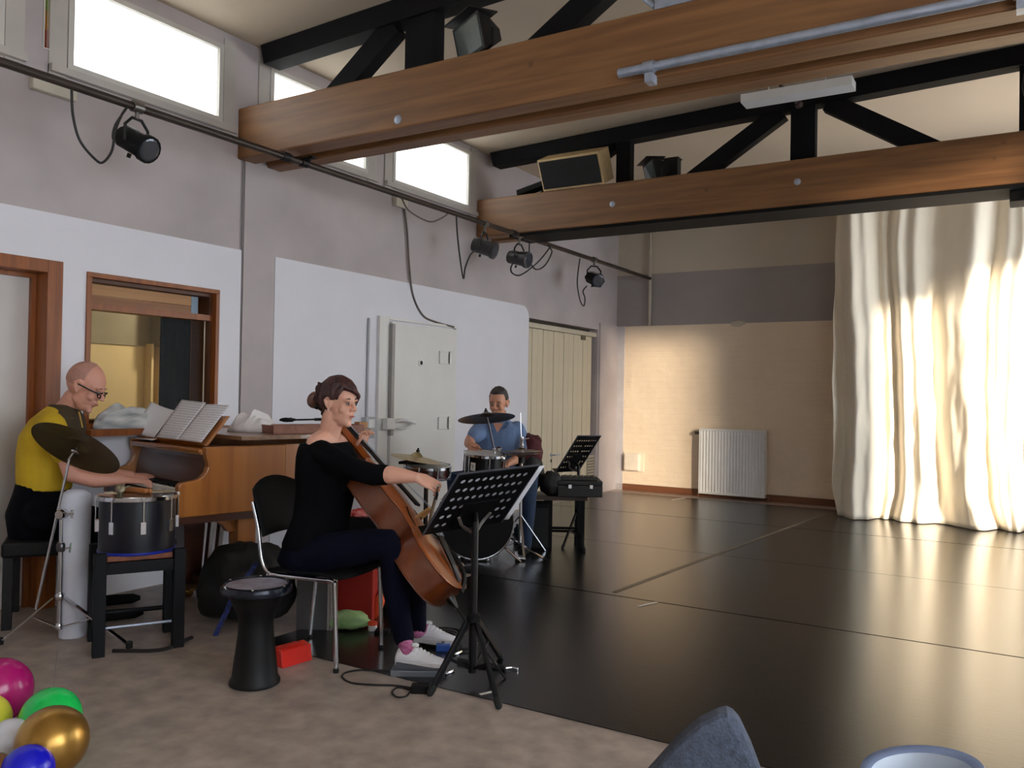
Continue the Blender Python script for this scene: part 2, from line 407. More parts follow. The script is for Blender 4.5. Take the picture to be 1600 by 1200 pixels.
bm = nb(); lump(bm, (-3.13, BY-0.015, 2.235), (0.09,0.012,0.035), 0.5, 3, 2, flat=False); obj('plaster_patch', bm, CREAMP, wb, smooth=True)
bm = nb(); bx(bm, WX+0.02, RX, BY-0.03, BY-0.004, 0, 0.085); o = struct('baseboard_back', bm, wood('skirting_wood',(96,58,36),(128,80,52),0,3,0.5,knots=False))
# --- right wall (out of the frame) with the tall windows the sun comes through
RW = [(-2.4, 2.3, 0.75, 3.35), (3.95, 5.52, 0.6, 3.6), (6.7, 9.55, 0.45, 3.12)]
bm = nb(); wall_x(bm, RX, 0.24, FY-0.3, BY+0.24, 0, 4.3, RW); struct('wall_right', bm, mat('warm_white_paint',(205,196,184),0.7,var=0.04))
bm = nb(); bx(bm, WX-0.24, RX+0.24, FY-0.24, FY, 0, 4.3); struct('wall_front', bm, mat('warm_white_paint',(205,196,184),0.7))
# unseen slab added outside to block sun from the window nearest the camera
bm = nb(); bx(bm, 6.2, 6.7, -16, -1.5, -0.5, 5.6); struct('wall_sun_blocker', bm, mat('sun_blocker_render',(190,188,186),0.8))
CLEAR = pane_mat('clear_glass', (0.97,0.98,0.98), 0.05); SUN_DIM = pane_mat('sun_dimming_glass', (0.46,0.455,0.44), 0.05, 0.3)  # second pane is tinted to weaken the sun reaching the back wall
CLEARY = pane_mat('textured_glass', (0.97,0.97,0.93), 0.05, 0.1, 0.5, 0.75)
FRW = mat('window_frame_paint', (196,192,186), 0.5, var=0.04)
def win_frame(y0, y1, z0, z1, xa, xb, w, mull=()):
    bm = nb(); bx(bm, xa, xb, y0, y1, z0, z0+w); bx(bm, xa, xb, y0, y1, z1-w, z1)
    bx(bm, xa, xb, y0, y0+w, z0+w, z1-w); bx(bm, xa, xb, y1-w, y1, z0+w, z1-w)
    for k in mull: bx(bm, xa+0.004, xb-0.004, k-w/2, k+w/2, z0+w, z1-w)
    return bm
wn = 0
for (y0, y1, z0, z1), g, mull in ((RW[0], CLEAR, (-0.8, 0.8)), (RW[1], SUN_DIM, ()), (RW[2], CLEAR, (8.0,))):
    wn += 1; o = struct('window_%d' % wn, win_frame(y0, y1, z0, z1, RX+0.1, RX+0.15, 0.05, mull), FRW)
    bm = nb(); bx(bm, RX+0.12, RX+0.125, y0+0.05, y1-0.05, z0+0.05, z1-0.05); obj('pane', bm, g, o)
# --- high windows in the left wall
for (y0, y1, z0, z1) in WIN:
    wn += 1; o = struct('window_%d' % wn, win_frame(y0, y1, z0, z1, WX-0.06, WX+0.015, 0.035), FRW, 'high white framed window filled with daylight')
    bm = nb(); bx(bm, WX-0.016, WX-0.010, y0+0.035, y1-0.035, z0+0.035, z1-0.035); obj('pane', bm, CLEARY, o, label='textured glass pane')
    bm = nb(); bx(bm, WX-0.002, WX+0.012, y0-0.11, y0-0.005, z0-0.06, z1+0.05); bx(bm, WX-0.002, WX+0.012, y1+0.005, y1+0.11, z0-0.06, z1+0.05); bx(bm, WX-0.002, WX+0.045, y0-0.11, y1+0.11, z0-0.05, z0-0.006)
    obj('surround', bm, mat('window_surround_paint',(182,176,170),0.6,var=0.05), o)
wn += 1; bm = win_frame(REFL_SLIT[0], REFL_SLIT[1], REFL_SLIT[2], REFL_SLIT[3], WX-0.05, WX+0.01, 0.008); o = struct('window_%d' % wn, bm, FRW, 'narrow slit of coloured panes imitating a casement reflection between high windows')
for k, c in enumerate(((0.75,0.25,0.12),(0.9,0.62,0.1),(0.55,0.75,0.15),(0.9,0.8,0.25))):
    bm = nb(); h = (REFL_SLIT[3]-REFL_SLIT[2]-0.02)/4; bx(bm, WX-0.03, WX-0.026, REFL_SLIT[0]+0.008, REFL_SLIT[1]-0.008, REFL_SLIT[2]+0.01+k*h, REFL_SLIT[2]+0.01+(k+1)*h); obj('pane', bm, pane_mat('coloured_reflection_%d' % k, c, 0.05), o)

# --- door 1 with brown frame at the far left
bm = nb(); bx(bm, WX-0.24, WX+0.03, DOOR1[1]-0.015, DOOR1[1]+0.075, 0, DOOR1[3]+0.055); bx(bm, WX-0.24, WX+0.03, DOOR1[0]-0.07, DOOR1[0], 0, DOOR1[3]+0.055); bx(bm, WX-0.24, WX+0.03, DOOR1[0], DOOR1[1]-0.015, DOOR1[3]-0.02, DOOR1[3]+0.055)
d1 = struct('door_1', bm, FRAMEW, 'brown wooden door frame with pale grey door', bevel=0.004)
bm = nb(); bx(bm, WX-0.16, WX-0.12, DOOR1[0], DOOR1[1]-0.015, 0.01, DOOR1[3]-0.02); obj('door_leaf', bm, mat('pale_grey_door',(200,194,190),0.5,var=0.03), d1)
bm = nb(); bx(bm, WX-0.12, WX-0.09, DOOR1[1]-0.04, DOOR1[1]-0.015, 0, DOOR1[3]-0.02); bx(bm, WX-0.12, WX-0.09, DOOR1[0], DOOR1[1]-0.04, DOOR1[3]-0.045, DOOR1[3]-0.02); obj('door_stop', bm, FRAMEW, d1)

# --- hatch window with a view into the side room
hy0, hy1, hz0, hz1 = HATCH
bm = win_frame(hy0, hy1, hz0, hz1, WX-0.24, WX+0.028, 0.03)
w5 = struct('window_9', bm, FRAMEW, 'wooden framed interior window into the side room', bevel=0.003)
bm = win_frame(hy0+0.03, hy1-0.03, hz0+0.03, hz1-0.03, WX-0.2, WX-0.02, 0.022); obj('inner_frame', bm, mat('dark_frame_wood',(82,46,24),0.5,var=0.15), w5)
ztr = PX(235, 487, WX).z
bm = nb(); bx(bm, WX-0.12, WX-0.01, hy0+0.03, hy1-0.03, ztr-0.02, ztr+0.02); obj('transom', bm, FRAMEW, w5)
bm = nb(); bx(bm, WX-0.10, WX-0.085, hy0+0.05, hy1-0.15, ztr+0.02, ztr+0.075); obj('wood_or_daylight_panel', bm, wood('board_wood',(128,80,42),(150,98,56),1,3,0.5,knots=False), w5)
bm = nb(); bx(bm, WX-0.10, WX-0.085, hy0+0.05, hy1-0.15, ztr+0.078, hz1-0.055); obj('wood_or_daylight_panel', bm, wood('light_board_wood',(156,108,62),(182,134,84),1,3,0.5,knots=False), w5)
bm = nb(); bx(bm, WX-0.10, WX-0.09, hy1-0.145, hy1-0.09, ztr+0.02, hz1-0.055); obj('wood_or_daylight_panel', bm, mat('daylight_glimpse',(140,160,176),0.6), w5)  # pale blue piece painted in for daylight glimpsed through the transom
bm = nb(); bx(bm, WX-0.06, WX-0.055, hy0+0.05, hy1-0.05, hz0+0.05, ztr-0.02); obj('pane', bm, pane_mat('hatch_glass', (0.94,0.95,0.93), 0.0012), w5)
bm = nb(); bx(bm, WX-0.058, WX-0.05, hy0+0.052, hy0+0.058, hz0+0.05, ztr-0.02); bx(bm, WX-0.058, WX-0.05, hy1-0.062, hy1-0.057, hz0+0.05, ztr-0.02); obj('glass_edge', bm, mat('bright_glass_edge',(235,230,210),0.3), w5)
bm = nb(); bx(bm, WX-0.02, WX+0.16, hy0-0.04, hy1+0.06, hz0-0.04, hz0); obj('sill', bm, FRAMEW, w5)
# side room shell
SX = -6.55
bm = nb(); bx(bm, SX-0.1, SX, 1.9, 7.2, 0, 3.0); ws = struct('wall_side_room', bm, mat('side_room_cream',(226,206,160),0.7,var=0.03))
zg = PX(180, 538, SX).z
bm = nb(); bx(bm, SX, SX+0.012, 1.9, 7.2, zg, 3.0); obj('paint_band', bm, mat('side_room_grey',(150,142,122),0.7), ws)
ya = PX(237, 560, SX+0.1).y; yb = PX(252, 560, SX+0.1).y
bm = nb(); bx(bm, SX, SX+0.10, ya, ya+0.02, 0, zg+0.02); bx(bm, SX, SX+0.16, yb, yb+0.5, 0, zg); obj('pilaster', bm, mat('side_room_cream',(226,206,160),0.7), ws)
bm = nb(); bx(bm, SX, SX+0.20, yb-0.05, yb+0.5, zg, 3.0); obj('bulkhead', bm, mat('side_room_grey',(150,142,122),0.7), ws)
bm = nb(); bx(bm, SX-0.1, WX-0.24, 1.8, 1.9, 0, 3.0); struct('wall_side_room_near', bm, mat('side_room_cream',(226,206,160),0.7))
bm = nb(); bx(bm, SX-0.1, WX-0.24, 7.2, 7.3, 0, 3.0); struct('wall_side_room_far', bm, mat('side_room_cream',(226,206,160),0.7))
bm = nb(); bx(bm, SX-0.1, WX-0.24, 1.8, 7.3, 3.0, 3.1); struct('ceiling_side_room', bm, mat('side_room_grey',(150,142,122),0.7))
# black drape behind the glass
bm = nb(); yA = PX(269, 580, WX-0.16).y; yB = hy1+0.10; rows = []
for j in range(2):
    rows.append([bm.verts.new((WX-0.30+0.018*math.sin(i*0.9), yA+(yB-yA)*i/40, 0.7+1.35*j)) for i in range(41)])
for i in range(40): bm.faces.new((rows[0][i], rows[0][i+1], rows[1][i+1], rows[1][i]))
o = solo('black_drape', bm, mat('black_cloth',(13,14,20),0.9,var=0.3,scale=20,bump=0.2), 'black drape hanging behind the interior window', 'drape', smooth=True)
md = o.modifiers.new('thick','SOLIDIFY'); md.thickness = 0.01
# lamp added out of sight to warm the side room walls
lt = thing('fill_lamp', 'unseen fill lamp added in the side room behind the interior window', 'lamp', (-5.9, 5.15, 2.55))
bm = nb(); lathe(bm, (-5.9,5.15,2.55), [(0.05,0.0),(0.1,0.02),(0.1,0.09),(0.06,0.12)]); g_ = mat('lamp_glass',(255,225,170),0.4); obj('lamp_shade', bm, g_, lt, smooth=True)
bm = nb(); tube(bm, [(-5.9,5.15,2.66),(-5.9,5.15,3.0)], 0.006); obj('lamp_cord', bm, BLACK, lt)
pl_ = bpy.data.lights.new('fill_lamp_light','POINT'); pl_.energy = 30; pl_.color = (1.0,0.86,0.60); pl_.shadow_soft_size = 0.08
po = bpy.data.objects.new('fill_lamp_light', pl_); COL.objects.link(po); po.location = (-5.75, 5.05, 2.30)

# --- door 2: white steel door with hinges, latch and rod
STEELD = mat('white_steel_door', (222,221,219), 0.45, var=0.03, scale=3)
ya, yb, zt = 5.60, 6.76, 1.948; xw = WX+0.014
bm = nb(); bx(bm, xw, xw+0.03, ya, ya+0.13, 0, zt); bx(bm, xw, xw+0.03, ya+0.13, yb, zt-0.025, zt); bx(bm, xw, xw+0.03, yb-0.02, yb, 0, zt-0.025); d2 = struct('door_2', bm, STEELD, 'white painted steel door with latch and strap hinges', bevel=0.003)
bm = nb(); bx(bm, xw, xw+0.045, ya+0.15, yb-0.03, 0.02, zt-0.04); obj('door_leaf', bm, STEELD, d2, bevel=0.004)
bm = nb(); bx(bm, xw+0.03, xw+0.07, ya+0.125, ya+0.165, 0.9, zt-0.06); obj('locking_bar', bm, mat('grey_bar',(150,148,146),0.45,0.3), d2, bevel=0.004)
DK = mat('dark_gap', (66,62,60), 0.8)
for pxx, pyy in ((697, 559), (695, 661)):
    q = PX(pxx, pyy, xw+0.05)
    bm = nb(); bx(bm, xw+0.045, xw+0.062, q.y-0.11, q.y+0.10, q.z-0.06, q.z+0.06); h = obj('hinge', bm, STEELD, d2, bevel=0.004)
    bm = nb(); tube(bm, [(xw+0.066,q.y+0.045,q.z-0.062),(xw+0.066,q.y+0.045,q.z+0.062)], 0.014, 8); obj('hinge_pin', bm, mat('worn_steel',(168,164,158),0.4,0.5), h)
    bm = nb(); bx(bm, xw+0.0605, xw+0.0635, q.y+0.02, q.y+0.028, q.z-0.05, q.z+0.05); obj('hinge_shadow_gap', bm, DK, h)
q = PX(657, 567, xw+0.045); bm = nb(); lathe(bm, (xw+0.044,q.y,q.z), [(0.034,0),(0.034,0.008),(0.02,0.012)], V((1,0,0)), 16); h = obj('spyhole', bm, STEELD, d2, smooth=True)
bm = nb(); lathe(bm, (xw+0.054,q.y,q.z), [(0.02,0),(0.02,0.003)], V((1,0,0)), 12); obj('spyhole_lens', bm, BLACK, h)
q = PX(612, 662, xw+0.06); bm = nb(); bx(bm, xw+0.045, xw+0.10, q.y-0.11, q.y+0.01, q.z-0.05, q.z+0.05); obj('latch_box', bm, STEELD, d2, bevel=0.006)
bm = nb(); tube(bm, smoothpts([(xw+0.09,q.y,q.z+0.02),(xw+0.12,q.y+0.10,q.z+0.035),(xw+0.11,q.y+0.24,q.z+0.01),(xw+0.09,q.y+0.30,q.z)]), 0.014, 8)
tube(bm, smoothpts([(xw+0.09,q.y,q.z-0.03),(xw+0.11,q.y+0.12,q.z-0.045),(xw+0.09,q.y+0.28,q.z-0.01)]), 0.011, 8); obj('latch_handle', bm, WHITEM, d2, smooth=True)
# conduit with switch box on the wall
c0 = PX(575, 497, xw); c1 = PX(571, 655, xw)
t = thing('wall_conduit', 'thin grey conduit running down the white wall to a switch box', 'conduit', (xw, c1.y, c1.z))
bm = nb(); tube(bm, [V((xw+0.012,c1.y,c1.z)), V((xw+0.012,c0.y,c0.z))], 0.011, 8); obj('pipe', bm, mat('grey_conduit',(172,172,178),0.5), t)
bm = nb(); bx(bm, xw, xw+0.06, c1.y-0.055, c1.y+0.055, c1.z-0.16, c1.z+0.02); o = obj('switch_box', bm, mat('grey_plastic',(176,180,186),0.5), t, bevel=0.005)
bm = nb(); bx(bm, xw+0.06, xw+0.066, c1.y-0.03, c1.y+0.045, c1.z-0.07, c1.z+0.0); obj('switch_plate', bm, WHITEM, o)

# --- door 3: cream folding door made of vertical boards under a rail
y0, y1, zt = DOOR3[0]+0.01, DOOR3[1]-0.1, 2.06
bm = nb(); bx(bm, WX-0.10, WX-0.02, DOOR3[0], DOOR3[1], 2.06, 2.115); d3 = struct('door_3', bm, mat('cream_rail',(198,188,168),0.5), 'tall cream folding door of narrow vertical boards')
bm = nb(); bx(bm, WX-0.14, WX-0.13, DOOR3[0], DOOR3[1], 0, 2.16); obj('backing_panel', bm, mat('dark_backing',(70,60,46),0.8), d3)
CREAMB = mat('cream_board', (208,196,170), 0.5, var=0.04, scale=3)
nbd = 13; w = (y1-y0)/nbd; me = None
for k in range(nbd):
    if me is None:
        bm = nb(); box(bm, (0,0,1.03), (0.03, w-0.006, 2.05)); o = obj('board', bm, CREAMB, d3, bevel=0.004); me = o.data
    else:
        o = link('board', me, d3); b = o.modifiers.new('bevel','BEVEL'); b.width = 0.004; b.limit_method = 'ANGLE'
    o.location = (WX-0.055+0.004*(k % 2), y0+w*(k+0.5), 0)
q = PX(862, 711, WX-0.03); bm = nb(); lathe(bm, (WX-0.04,q.y,q.z), [(0.022,0),(0.022,0.01),(0.009,0.014),(0.009,0.045)], V((1,0,0)), 12); tube(bm, [(WX+0.008,q.y,q.z),(WX+0.008,q.y+0.13,q.z+0.004)], 0.009, 8); obj('door_handle', bm, STEEL, d3, smooth=True)
bm = nb(); bx(bm, WX-0.042, WX-0.032, q.y-0.008, q.y+0.008, q.z-0.09, q.z-0.05); obj('keyhole', bm, BLACK, d3)
bm = nb(); gy = PX(926, 730, WX-0.03)
bx(bm, WX-0.045, WX-0.03, gy.y-0.16, gy.y+0.10, 0.20, 0.50); o = obj('vent_grille', bm, mat('grey_grille',(176,168,150),0.5), d3)
for k in range(7):
    bm = nb(); bx(bm, WX-0.031, WX-0.024, gy.y-0.145, gy.y+0.085, 0.225+k*0.038, 0.243+k*0.038); obj('slat', bm, mat('dark_grille',(120,112,98),0.6), o)
q = PX(912, 527, WX-0.03); bm = nb(); bx(bm, WX-0.04, WX-0.03, q.y-0.06, q.y+0.06, q.z-0.035, q.z+0.035); obj('label_plate', bm, mat('brown_plate',(92,84,66),0.5), d3)

# ================================================================== dance floor of black vinyl strips
YS = [2.96, 4.95, 6.725, 8.59, 10.30]
df = thing('dance_floor', 'black vinyl dance floor laid in wide taped strips', 'dance floor', (-1, 2.96, 0))
bm = nb(); bx(bm, -3.28, RX-0.06, YS[0]+0.01, YS[1], 0.0001, 0.0006); bx(bm, -4.7, RX-0.06, YS[1], YS[4]-0.01, 0.0001, 0.0006); obj('underlay', bm, MATTE, df)
for k in range(4):
    bm = nb(); xl = (-3.3, -4.72, -4.72, -4.72)[k]
    bx(bm, xl, RX-0.05, YS[k]+0.006, YS[k+1]-0.006, 0.0008, 0.004+0.0008*(k % 2)); obj('vinyl_strip', bm, VINYL, df)
TAPE = mat('white_tape', (215,210,200), 0.6)
for a, b in (((998,947),(1027,941)), ((750,1085),(772,1080)), ((1050,781),(1070,778))):
    a, b = PZ(*a, 0.006), PZ(*b, 0.006); bm = nb(); bar(bm, a, b, 0.018, 0.001, Z); obj('tape_mark', bm, TAPE, df)
bm = nb(); a, b = PZ(960, 925, 0.0062), PZ(1292, 802, 0.0062); bar(bm, a, b, 0.036, 0.0008, Z); obj('tape_line', bm, mat('worn_tape',(84,74,62),0.45,var=0.3), df)

# ================================================================== roof trusses
def truss(y, zb, zt, label, bolts, full):
    t = thing('roof_truss', label, 'roof truss', (WX, y, zb))
    h = zt-zb; ya = [(y, y+0.163), (y+0.265, y+0.41)]
    for k, (a, b) in enumerate(ya):
        bm = nb(); bx(bm, WX, RX, a, b, zb, zt); obj('plank', bm, BEAMW, t, bevel=0.012)
    yc = y+0.214
    if full.get('shade_under'):
        bm = nb(); bx(bm, WX+0.4, RX, y+0.004, y+0.406, zb-0.03, zb-0.002); obj('shade_board', bm, MATTE, t)  # black sheet added so the truss underside looks shaded
    bm = nb(); bx(bm, WX+0.35, RX, y+0.165, y+0.263, zb+0.06, zt-0.03); obj('filler', bm, MATTE, t)
    def cb(x): return ceil_z(x)-0.155
    bm = nb(); w = 0.15; 
    quadbox(bm, [V((WX+0.10,yc-w/2,cb(WX+.1))), V((RX,yc-w/2,cb(RX))), V((RX,yc+w/2,cb(RX))), V((WX+0.10,yc+w/2,cb(WX+.1))),
                 V((WX+0.06,yc-w/2,cb(WX)+0.148)), V((RX,yc-w/2,cb(RX)+0.15)), V((RX,yc+w/2,cb(RX)+0.15)), V((WX+0.06,yc+w/2,cb(WX)+0.148))])
    obj('top_chord', bm, BLACKW, t)
    for x, w in full['posts']:
        bm = nb(); bx(bm, x-w/2, x+w/2, yc-0.05, yc+0.05, zt-0.05, cb(x)+0.01); obj('post', bm, BLACKW, t)
    for xa, xb in full['diags']:
        bm = nb(); bar(bm, (xa, yc, zt-0.03), (xb, yc, cb(xb)+0.01), 0.098, 0.15, V((0,0,1)) if abs(xa-xb) > 0.1 else V((1,0,0))); obj('diagonal', bm, BLACKW, t)
    for px, py in bolts:
        q = PY(px, py, y); bm = nb(); lathe(bm, (q.x,y+0.001,q.z), [(0.028,0),(0.028,0.006),(0.02,0.007),(0.012,0.012)], V((0,-1,0)), 14); obj('bolt', bm, STEEL, t, smooth=True)
    return t
t1 = truss(4.058, 2.932, 3.297, 'double brown plank roof truss nearest the camera with black bracing', [(622,187)], {'posts': [(-3.32,0.24),(-1.6,0.2),(0.1,0.2)], 'diags': [(-4.15,-3.55),(-2.55,-1.75),(-0.6,-1.45),(1.0,0.3)]})
t2 = truss(7.13, 2.892, 3.277, 'double brown plank roof truss further back carrying a loudspeaker', [(957,319),(1246,284)], {'shade_under': True, 'posts': [(-3.27,0.14),(-1.62,0.2),(0.05,0.2)], 'diags': [(-4.15,-3.4),(-2.62,-1.8),(-0.6,-1.42),(0.9,0.2)]})

# galvanised pipe clamped under the near truss
q0 = PY(967, 115, 4.0); q1 = V((RX-0.3, 4.0, q0.z+0.012))
t = thing('steel_pipe', 'galvanised steel pipe clamped along the near roof truss', 'pipe', q0)
bm = nb(); tube(bm, [q0, q1], 0.024, 12); obj('tube', bm, STEEL, t, smooth=True)
for px in (1014, 1597):
    q = PY(px, 106 if px < 1100 else 3, 4.0); q.z = q0.z+0.012*(q.x-q0.x)/(q1.x-q0.x)
    bm = nb(); tube(bm, [q-V((0.03,0,0)), q+V((0.03,0,0))], 0.032, 12); bx(bm, q.x-0.02, q.x+0.02, q.y-0.01, q.y+0.062, q.z-0.075, q.z-0.028); obj('clamp', bm, STEEL, t, smooth=True)
# ladder lying on the near truss (only its end shows)
q = PY(1035, 12, 4.14); t = thing('aluminium_ladder', 'end of an aluminium ladder resting on top of the near truss', 'ladder', (q.x, 4.2, 3.297))
for s in (0, 1):
    bm = nb(); bx(bm, q.x-0.02+s*0.0, 1.2, 4.07+s*0.22, 4.11+s*0.22, 3.299, 3.36); obj('rail', bm, STEEL, t, bevel=0.006)
for k in range(9):
    bm = nb(); tube(bm, [(q.x+0.1+k*0.28,4.09,3.33),(q.x+0.1+k*0.28,4.31,3.33)], 0.016, 8); obj('rung', bm, STEEL, t)
a = PY(1003, -6, 4.1); b = PY(1024, 10, 4.1); bm = nb(); tube(bm, [a, b+V((0,0,0))], 0.018, 10); obj('brace', bm, STEEL, t, smooth=True)

# loudspeaker on the far truss, lamps on the trusses, white panel
q = PY(890, 270, 7.05); S_ = thing('wall_loudspeaker', 'cream loudspeaker box with black front lying on the far truss', 'loudspeaker', (q.x, 7.2, 3.277))
bl = PY(850, 299, 7.12); br = PY(941, 289, 7.12); br.z = bl.z = 3.285; tl = PY(843, 253, 7.0); tr = PY(930, 240, 7.0)
dx = (br-bl).normalized(); upn = ((tl+tr)/2-(bl+br)/2).normalized(); nrm = dx.cross(upn).normalized(); w = (br-bl).length; hh = ((tl+tr)/2-(bl+br)/2).length
c = (bl+br)/2+upn*hh/2
if nrm.y > 0: nrm = -nrm
bm = nb(); box(bm, c-nrm*0.13, (w+0.03, 0.24, hh+0.03), dx, nrm, upn); obj('cabinet', bm, mat('cream_cabinet',(206,178,132),0.6,var=0.15,scale=9), S_, bevel=0.006)
bm = nb(); box(bm, c-nrm*0.004, (w-0.01, 0.012, hh-0.012), dx, nrm, upn); obj('front_grille', bm, mat('speaker_cloth',(24,24,26),0.9), S_)
bm = nb(); bar(bm, PY(812,303,7.25), PY(866,283,7.25), 0.12, 0.05); obj('wedge_support', bm, BLACKW, S_)
def floodlight(px, py, y, sc, label, tilt, grp):
    q = PY(px, py, y); t = thing('floodlight', label, 'floodlight', (q.x, y, q.z-0.1*sc), grp)
    f = V((math.sin(tilt), -math.cos(tilt), -0.25)).normalized(); s = f.cross(Z).normalized(); u = s.cross(f)
    bm = nb()
    loft(bm, [[q+f*a+s*(w*sx)+u*(h*sy) for sx, sy in ((-1,-1),(1,-1),(1,1),(-1,1))] for a, w, h in ((-0.11*sc,0.05*sc,0.03*sc),(-0.03*sc,0.10*sc,0.07*sc),(0.05*sc,0.14*sc,0.09*sc),(0.065*sc,0.15*sc,0.095*sc))]); obj('housing', bm, BLACK, t)
    bm = nb(); box(bm, q+f*0.066*sc, (0.26*sc,0.004,0.16*sc), s, f, u); obj('glass', bm, mat('lamp_front_glass',(150,160,160),0.08,0.6), t)
    bm = nb(); box(bm, q+f*0.03*sc+u*0.10*sc, (0.30*sc,0.17*sc,0.008), s, (f+u*0.2).normalized(), (u-f*0.2).normalized()); obj('barn_door', bm, BLACK, t)
    bm = nb(); tube(bm, [q+s*0.155*sc, q+s*0.16*sc-Z*0.09*sc, q-Z*0.10*sc, q-s*0.16*sc-Z*0.09*sc, q-s*0.155*sc], 0.008*sc, 6); obj('bracket', bm, BLACK, t)
    return t
floodlight(748, 60, 4.28, 1.15, 'black floodlight with barn door on the near truss', -0.5, 'truss floodlights')
floodlight(1026, 268, 7.3, 1.05, 'black floodlight standing on the far truss beside the loudspeaker', -0.9, 'truss floodlights')
q = PY(1050, 266, 7.38); bm = nb(); box(bm, q, (0.14,0.1,0.2)); box(bm, q+V((0,0,0.1)), (0.16,0.12,0.012)); solo('lamp_transformer', bm, BLACK, 'black transformer box behind the floodlight on the far truss', 'box', bevel=0.008)
bm = nb(); xa = PY(1180,140,6.6).x; xb = PY(1333,118,6.6).x; za, zc = PY(1333,131,6.55).z, PY(1333,117,6.55).z; bx(bm, xa-0.1, xb, 6.55, 6.72, za, zc)
for x in (xa+0.1, xb-0.2): tube(bm, [(x,6.63,zc-0.01),(x,6.63,ceil_z(x))], 0.006, 6)
solo('ceiling_edge_batten', bm, WHITEM, 'long white batten added as the lit ceiling edge before the far truss', 'batten')  # white batten added to imitate the lit end of the ceiling
a = PY(1219, 133, 6.9); b = PY(1248, 163, 7.13); bm = nb(); tube(bm, [a, b], 0.014, 8); lathe(bm, b, [(0.03,-0.02),(0.03,0.02)], (b-a)); solo('truss_rod', bm, mat('rusty_rod',(70,52,48),0.6), 'short dark rod bracing the far truss chord', 'rod')
q = PY(1590, 313, 7.35); bm = nb(); bx(bm, q.x-0.05, q.x+0.35, 7.2, 7.45, q.z-0.035, 2.892); solo('cable_box', bm, MATTE, 'black box under the far truss at the right frame edge', 'box', bevel=0.006)
q = PY(1599, 132, 6.3); bm = nb(); lathe(bm, q+V((0.05,0,-0.07)), [(0.05,0),(0.06,0.05),(0.05,0.14)], Z, 14); tube(bm, [q+V((0.05,0,0.06)), V((q.x+0.05,6.3,ceil_z(q.x)))], 0.01, 6); solo('pendant_spot', bm, BLACK, 'small black pendant spot near the right frame edge', 'spotlight', smooth=True)

# ================================================================== lighting bar along the left wall
BX_, BZ_ = -4.327, 2.881
lb = thing('lighting_bar', 'long dark pipe carrying stage lamps along the side wall', 'lighting bar', (BX_, 5.0, BZ_))
bm = nb(); tube(bm, [(BX_,-1.5,BZ_),(BX_,4.5,BZ_-0.002),(BX_,10.60,BZ_)], 0.024, 10); obj('pipe', bm, mat('dark_pipe',(58,48,42),0.45,0.3,var=0.2), lb, smooth=True)
for y, z in ((4.27, 2.932), (7.35, 2.892)):
    bm = nb(); tube(bm, [(BX_,y,BZ_),(BX_,y,z+0.01)], 0.012, 8); bx(bm, BX_-0.05, BX_+0.05, y-0.02, y+0.02, z-0.012, z); obj('hanger', bm, BLACK, lb)
for y in (4.05, 4.22, 7.05, 7.28): 
    bm = nb(); tube(bm, [(BX_,y-0.03,BZ_),(BX_,y+0.03,BZ_)], 0.032, 10); obj('collar', bm, BLACK, lb, smooth=True)
bm = nb(); tube(bm, [(BX_,10.60,1.45+0.8),(BX_,10.60,3.9)], 0.022, 10); o = solo('standpipe', bm, mat('cream_pipe',(186,176,160),0.5), 'cream vertical pipe on the back wall above the brickwork', 'pipe', smooth=True)
def on_bar(px, py): return PX(px, py, BX_)
SPOT = {}
def spotlight(px, py, pxb, face, sc, label, body=None, hexa=False):
    top = on_bar(pxb, py); top.z = BZ_; q = PX(px, py, BX_); t = thing('stage_spotlight', label, 'spotlight', (BX_, q.y, BZ_-0.05), 'stage spotlights on the lighting bar')
    f = V(face).normalized(); s = f.cross(Z).normalized(); u = s.cross(f)
    body = body or MATTE; r = 0.075*sc
    bm = nb(); n = 6 if hexa else 16; a, b = s, u
    loft(bm, [ring(q+f*h, a, b, n, rr) for h, rr in ((-0.13*sc,r*0.55),(-0.12*sc,r*0.9),(0.08*sc,r),(0.085*sc,r*1.15),(0.12*sc,r*1.15))]); obj('housing', bm, body, t, smooth=not hexa)
    bm = nb(); lathe(bm, q+f*0.121*sc, [(r*0.95,0),(r*0.8,0.003)], f, 16); obj('lens', bm, mat('lens_glass',(70,74,84),0.08,0.3), t)
    bm = nb(); box(bm, q+f*0.13*sc, (r*2.3,0.006,r*2.3), s, f, u); bmesh.ops.delete(bm, geom=[], context='VERTS'); obj('colour_frame', bm, BLACK, t) if hexa is None else bm.free()
    for k in (-1, 1):
        bm = nb(); box(bm, q+f*(k*0.055*sc-0.01)+u*r*0.98, (r*0.9,0.05*sc,0.006), s, f, u); obj('vent', bm, mat('worn_edge',(112,106,102),0.5), t)
    bm = nb(); hz = BZ_-0.03
    pts = [q+s*r*1.18, q+s*r*1.18+Z*r*1.3, V((q.x,q.y,min(hz-0.03,q.z+r*2.0)))+s*r*0.5, V((q.x,q.y,min(hz-0.03,q.z+r*2.0)))-s*r*0.5, q-s*r*1.18+Z*r*1.3, q-s*r*1.18]
    tube(bm, pts, 0.010*sc, 6); obj('yoke', bm, BLACK, t)
    bm = nb(); tube(bm, [V((BX_,q.y,min(hz-0.03,q.z+r*2.0))), V((BX_,q.y,BZ_))], 0.013*sc, 8); tube(bm, [V((BX_,q.y-0.03,BZ_)), V((BX_,q.y+0.03,BZ_))], 0.034, 10); obj('clamp', bm, mat('clamp_steel',(120,116,112),0.35,0.8), t, smooth=True)
    bm = nb(); tube(bm, [q-f*0.02-u*r, q-f*0.02-u*(r+0.025)], 0.012, 6); obj('knob', bm, BLACK, t)
    return q
rt, tw = HR, -HF
s1 = spotlight(213, 224, 218, HR*0.85-HF*0.35-Z*0.45, 0.92, 'black stage spotlight hanging below the large high window')
